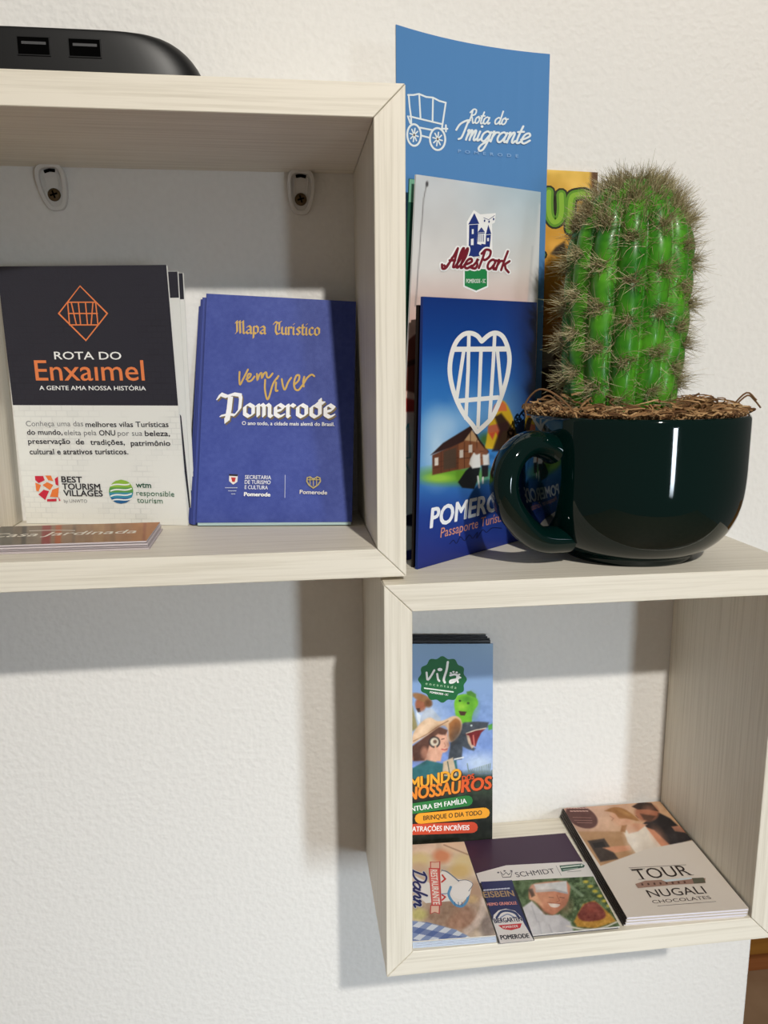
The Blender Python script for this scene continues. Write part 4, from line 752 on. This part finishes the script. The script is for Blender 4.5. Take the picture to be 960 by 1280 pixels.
# ================================================================ lower shelf: chocolate tour booklets
NC = [(131.4, -1.9, -208.8), (204.6, -2.3, -208.8), (204.6, -115, -211.0), (129.8, -112.5, -211.0)]
NS = [(704.4, 1011.5), (825, 1002.6), (936.8, 1137.6), (783.5, 1147.6)]
for k in range(4):
    lab = ('top booklet of the lying stack with a couple photo and serif lettering', 'second booklet of the lying stack, below the couple photo', 'third booklet of the lying stack, below the couple photo', 'lowest booklet of the lying stack by the side board')[k]
    dz = -1.5*k; c3 = shift(NC, (-.5*k, -.3*k if k < 3 else .5, dz)); zf = [c3[2][2], -211.0+dz][0]
    c3 = [(c3[0][0], c3[0][1], -208.8+dz-0.35*k), (c3[1][0], c3[1][1], -208.8+dz-0.35*k), c3[2], c3[3]]
    root, cov, f = paper_thing('tour_booklet', lab, 'booklet', c3, NS, 1.4, cover=(206, 196, 186), m='ink_satin', group='lying tour booklets in the lower shelf', edge=(226, 222, 232), spine=(40, 32, 30))
    if k: continue
    z = Z(3.43, 680, 980); p = Pic(cov, 300, 190); p.fill((212, 202, 192))
    m_ = np.clip(0.5-p.sd(z((20, 60), (560, 60), (640, 243), (430, 282), (240, 352), (100, 140)))/1.2, 0, 1); base = p.c.copy(); p.fill((196, 158, 134)); p.c = p.grad((720, 1010), (196, 160, 142), (800, 1080), (206, 164, 124)); p.noise(18, 20, 2)
    p.pol(z((130, 205), (330, 205), (410, 310), (240, 352)), (172, 132, 94), 1.2, .9); p.pol(z((185, 245), (255, 235), (315, 322), (240, 335)), (64, 52, 46), 1.0); p.pol(z((205, 255), (250, 248), (262, 270), (215, 275)), (34, 30, 28), .8)
    p.pol(z((420, 175), (480, 120), (540, 150), (640, 240), (540, 270), (460, 210)), (38, 34, 36), 1.0); p.ell(*z((440, 125))[0], 15, 11, (168, 108, 82), .15); p.pol(z((375, 100), (410, 80), (460, 85), (490, 120), (440, 112), (400, 112)), (52, 36, 30), .8); p.pol(z((410, 130), (480, 140), (455, 165), (425, 155)), (70, 46, 36), 1.2, .8); p.pol(z((545, 185), (590, 180), (612, 212), (560, 205)), (190, 128, 100), .8)
    p.pol(z((415, 180), (470, 200), (545, 270), (515, 280), (440, 220)), (196, 130, 98), 1.0); p.pol(z((340, 205), (360, 190), (425, 175), (500, 270), (400, 312), (355, 250)), (226, 214, 200), 1.0); p.pol(z((345, 190), (380, 170), (440, 175), (400, 205), (360, 215)), (206, 152, 122), 1.0); p.ell(*z((330, 150))[0], 14, 9.5, (206, 156, 126), .2, .5); p.pol(z((258, 118), (300, 102), (350, 115), (405, 160), (350, 150), (320, 150), (300, 128)), (150, 102, 58), 1.0, 1, 3); p.pol(z((330, 180), (352, 178), (345, 210), (325, 205)), (160, 110, 70), 1)
    p.pol(z((250, 275), (300, 268), (365, 265), (370, 285), (300, 296)), (206, 146, 112), 1.0)
    p.ell(*z((160, 143))[0], 21, 12.5, (92, 58, 54), .06, .45); p.ell(*z((310, 165))[0], 6, 4, (222, 178, 150), .9, 0, .6); p.ell(*z((450, 112))[0], 6, 4, (190, 130, 104), .9, 0, .6); p.ell(*z((490, 230))[0], 6, 12, (214, 150, 118), .9, -.6, .6); p.ell(*z((380, 250))[0], 7, 14, (240, 232, 222), .9, -.4, .6); p.ell(*z((440, 280))[0], 9, 7, (196, 182, 168), .9, 0, .5); p.ell(*z((350, 128))[0], 10, 2.2, (190, 144, 92), .8, .45, .7); p.line(z((280, 140), (296, 150), (288, 158)), .7, (170, 118, 96), .6); p.line(z((392, 138), (402, 148)), .7, (120, 76, 60), .6); p.ell(*z((560, 225))[0], 10, 8, (58, 52, 54), .9, 0, .6)
    p.noise(13, 6, 14); pic = p.c.copy(); p.c = base; p.mix(m_, pic); p.build('couple_photo', f, M['ink_satin'])
    a = Art(cov, f, M['ink_satin'], 0.03); a.part('badge_lettering')
    for y, x0, x1 in ((120, 96, 186), (133, 112, 190)): [a.stroke(z((x, y-14), (x+9, y-13)), 1.2, (196, 160, 150)) for x in range(x0, x1-8, 13)]
    for y, x0, x1 in ((146, 122, 200), (158, 128, 204), (168, 140, 204)): a.stroke(z((x0, y), (x1, y+2)), .6, (150, 112, 104))
    a.part('tour_lettering'); DKB = (52, 42, 40); a.text('TOUR', *z((398, 413), (634, 394)), 13.2, DKB, -.008); a.text('NUGALI', *z((452, 490), (698, 474)), 9.6, DKB, -.006); a.text('CHOCOLATES', *z((466, 517), (718, 498)), 4.2, (84, 72, 68), 0)
    for l in (((360, 362), (606, 350)), ((484, 528), (736, 510)), ((366, 368), (428, 366)), ((402, 412), (430, 411)), ((612, 394), (640, 393))): a.stroke(z(*l), .45, DKB)
    a.part('factory_drawing'); a.poly(z((388, 432), (430, 418), (560, 412), (690, 408), (690, 430), (560, 436), (400, 450)), (150, 118, 104)); a.poly(z((500, 415), (632, 405), (630, 412), (520, 424)), (196, 206, 210)); a.poly(z((632, 408), (682, 406), (692, 428), (640, 432)), (90, 88, 74))
    for k2 in range(8): a.poly(z((412+k2*26, 430-k2*1.2), (420+k2*26, 429-k2*1.2), (424+k2*26, 438-k2*1.2), (416+k2*26, 439-k2*1.2)), (86, 56, 50))
    a.flush()
# ================================================================ mug, dried moss, cactus
CX, CY, MZ = 139.0, -66.5, BT
base = (CX, CY, MZ)
mug = thing('mug', 'wide glossy dark green mug holding the cactus on lower shelf', 'mug', base)
out = [(0.1, 1.2), (30, 1.2), (33, 0.1), (35.5, 0.1), (36.5, 1.5), (36.8, 3.5), (40, 5.2), (46, 8.6), (51.5, 13.5), (56, 20), (59.3, 28), (61.2, 37), (62, 48), (62.1, 62), (62.1, 78), (61.8, 81.2), (60.8, 82.4), (59.6, 81.8), (58.8, 79), (58.6, 60), (57.5, 42), (52, 24), (42, 12), (25, 7), (0.1, 6)]
pr = [tuple(q) for q in catmull(out, 3)]
mesh('bowl', *lathe_geo(pr, base, 96), M['glaze'], mug, base, smooth=True)
ha = radians(22); hd = np.array([-cos(ha), -sin(ha), 0]); hp = []
for r_, z_ in ((57, 63), (64, 66.5), (74, 68.5), (83, 66), (90, 58.5), (92.5, 48), (89.5, 37), (82, 27), (73, 19), (64, 15), (50, 14)): hp.append(np.array(base)+hd*r_+np.array([0, 0, z_]))
hq = catmull(hp, 5); side = np.array([-hd[1], hd[0], 0]); V, F = [], []; n = 18
for i, q in enumerate(hq):
    t = hq[min(i+1, len(hq)-1)]-hq[max(i-1, 0)]; t = t/np.linalg.norm(t); nn = np.cross(t, side); g = i/(len(hq)-1)
    ra, rb = 8.8+2.0*abs(2*g-1)**4, 7.0+1.0*abs(2*g-1)**4
    for k in range(n): V.append(q+side*ra*cos(2*pi*k/n)+nn*rb*sin(2*pi*k/n))
for i in range(len(hq)-1):
    for k in range(n): F.append((i*n+k, i*n+(k+1) % n, (i+1)*n+(k+1) % n, (i+1)*n+k))
mesh('handle', V, F, M['glaze'], mug, base, smooth=True)
# moss: curled dry fibres
V, F, C = [], [], []
def put(Vn, Fn, c):
    n0 = len(V); V.extend(Vn); F.extend([tuple(n0+i for i in f) for f in Fn]); C.extend([c]*len(Vn))
Vd, Fd = lathe_geo([(0.1, 84), (36, 84), (48, 80), (57, 74), (57, 66)], base, 40); put(Vd, Fd, lin((112, 84, 56)))
for k in range(1500):
    edge = k < 420; r_ = (random.uniform(50, 60) if edge else 57*math.sqrt(random.random())); th = random.uniform(0, 2*pi); z0_ = (random.uniform(78, 84)+11*max(0, 1-abs(r_-40)/20)*random.random()) if not edge else random.uniform(79, 88)
    p0 = np.array([CX+r_*cos(th), CY+r_*sin(th), MZ+z0_]); an = random.uniform(0, 2*pi); turn = random.uniform(-.9, .9); pt = random.uniform(-.35, .45); st = random.uniform(2.0, 4.2); pts = [p0]
    for j in range(5):
        an += turn; pt -= random.uniform(0, .25); q = pts[-1]+np.array([cos(an)*cos(pt), sin(an)*cos(pt), sin(pt)])*st
        if math.hypot(q[0]-CX, q[1]-CY) > 58 and q[2] < MZ+84: q[2] = MZ+84+random.random()*2
        rr = math.hypot(q[0]-CX, q[1]-CY)
        if rr > 63: q[0] = CX+(q[0]-CX)*63/rr; q[1] = CY+(q[1]-CY)*63/rr
        q[1] = min(q[1], -4.5); pts.append(q)
    c = lin(random.choice([(150, 112, 74), (128, 94, 60), (170, 134, 92), (104, 74, 48), (184, 150, 108)])); rd = random.uniform(.35, .8)
    put(*tube_geo(pts, [rd, rd, rd, rd*.9, rd*.7, rd*.4], 4), c)
for pts in ([(88, -106, 84), (78, -108, 92), (70, -104, 95), (65, -98, 88), (66, -96, 80)], [(86, -98, 84), (80, -92, 91), (75, -90, 89)], [(186, -90, 84), (192, -92, 90), (198, -90, 87), (203, -88, 83)], [(178, -100, 84), (184, -104, 92), (190, -104, 88)]):
    put(*tube_geo([tuple(q) for q in catmull(pts, 4)], .5, 5), lin((120, 88, 58)))
moss = mesh('dried_moss', V, F, None, None, (CX, CY, MZ+70)); mm = ink('dry_fibre', 0.9); moss.data.materials.append(mm); paint(moss, np.array(C)); moss['kind'] = 'stuff'
tag(moss, 'tangled brown dried moss filling the mug around the cactus', 'moss')
# cactus
CH, CZ0 = 130.0, MZ+79.0; NR = 13; NL = 6.2
def axis(t): return np.array([CX-9.0+3.5*t, CY+2.0, CZ0+CH*t])
def prof(t): return 34.5*(0.86+0.14*math.sin(min(1, t/0.42)*pi/2))*(1 if t < .62 else math.sqrt(max(0, 1-((t-.62)/.38)**2.4)))
def stag(r): return 0.5*(r % 2)+0.13*((r*5) % 3)
def cpt(th, t):
    lo = prof(t); f_ = NR*th/(2*pi); rib = abs(cos(pi*f_))**0.7; seg = abs(math.sin(pi*(t*NL+stag(round(f_) % NR))))**0.6
    r_ = lo*(0.85+0.13*rib)+1.7*(seg-.6)*rib*min(1, lo/24); a_ = axis(t); return a_+np.array([cos(th)*r_, sin(th)*r_, 0])
cact = thing('cactus', 'plump ribbed bright green artificial cactus with grey beige bristles', 'cactus', (CX, CY, CZ0), None)
nt_, na = 120, NR*14; V, F = [], []
ts = [1-(1-i/nt_)**1.35 for i in range(nt_)]+[0.9995]
for t in ts:
    for k in range(na): V.append(cpt(2*pi*k/na, t))
for i in range(len(ts)-1):
    for k in range(na): F.append((i*na+k, i*na+(k+1) % na, (i+1)*na+(k+1) % na, (i+1)*na+k))
F.append(tuple(range((len(ts)-1)*na, len(ts)*na)))
M['cactus'] = noise_mix(mat('green_cactus_skin', (52, 150, 34), 0.36, coat=.12, spec=.35), (14, 96, 14), (92, 168, 36), nscale=48, detail=3, lo=.3, hi=.72, bump=.15, dist=.0008)
mesh('stem', V, F, M['cactus'], cact, (CX, CY, CZ0), smooth=True)
V, F, C = [], [], []
def hair(p0, d, ln, rd, c):
    d = d/np.linalg.norm(d); s_ = np.array([random.gauss(0, 1), random.gauss(0, 1), random.gauss(-.2, .8)])*.42
    put(*tube_geo([p0, p0+d*ln*.5+s_*ln*.12, p0+d*ln+s_*ln*.5], [rd, rd*.75, rd*.25], 3, False), c)
HC_ = [lin(c) for c in ((176, 162, 124), (150, 134, 98), (200, 188, 152), (126, 110, 78), (160, 156, 112))]
for r_ in range(NR):
    th = 2*pi*r_/NR
    for l in range(8):
        t = (l-stag(r_))/NL
        if not 0.01 < t < .985: continue
        top = t > .7
        for k in range(95):
            tt = min(.998, max(.01, t+random.gauss(0, .016))); a_ = th+random.gauss(0, .075); p0 = cpt(a_, tt); o_ = np.array([cos(a_), sin(a_), 0.1+(1.7*(t-.68)/.3 if top else 0)])
            d = o_+np.array([random.gauss(0, .8), random.gauss(0, .8), random.gauss(0.08, .55)])
            if d@o_ < .12: d = d+o_*.9
            hair(p0, d, random.uniform(4.5, 11.5), random.uniform(.10, .17), random.choice(HC_))
    for k in range(150):                              # sparse bristles along the furrows
        a_ = th+pi/NR+random.gauss(0, .05); p0 = cpt(a_, random.uniform(.03, .9)); hair(p0, np.array([cos(a_), sin(a_), .1])+np.array([random.gauss(0, .6) for _ in range(3)]), random.uniform(5, 10), .13, random.choice(HC_))
for k in range(2300):
    a_ = random.uniform(0, 2*pi); t = random.uniform(.78, .999); p0 = cpt(a_, t); d = np.array([cos(a_)*.8, sin(a_)*.8, .8])+np.array([random.gauss(0, .6) for _ in range(3)])
    hair(p0, d, random.uniform(5, 11), .14, random.choice(HC_))
V = [np.array([q[0], min(q[1], -3.2), q[2]]) for q in V]
hm = ink('bristle', 0.8); sp = mesh('bristles', V, F, hm, cact, (CX, CY, CZ0)); paint(sp, np.array(C)); sp['kind'] = 'stuff'
# ================================================================ beyond the wall's end, low at the right
cb = thing('wooden_cabinet', 'brown wooden cabinet foot glimpsed past the wall edge at lower right', 'cabinet', (1150, 1000, -1100))
mesh('body', *box_geo((650, 775, -1066), (1650, 1225, -350)), M['brown_wood'], cb, (1150, 1000, -1100))
mesh('plinth', *box_geo((660, 771, -1099.5), (1640, 1215, -1072)), M['skirting'], cb, (1150, 1000, -1100))
mesh('recess', *box_geo((664, 800, -1072.2), (1636, 1200, -1065.8)), M['port'], cb, (1150, 1000, -1100))
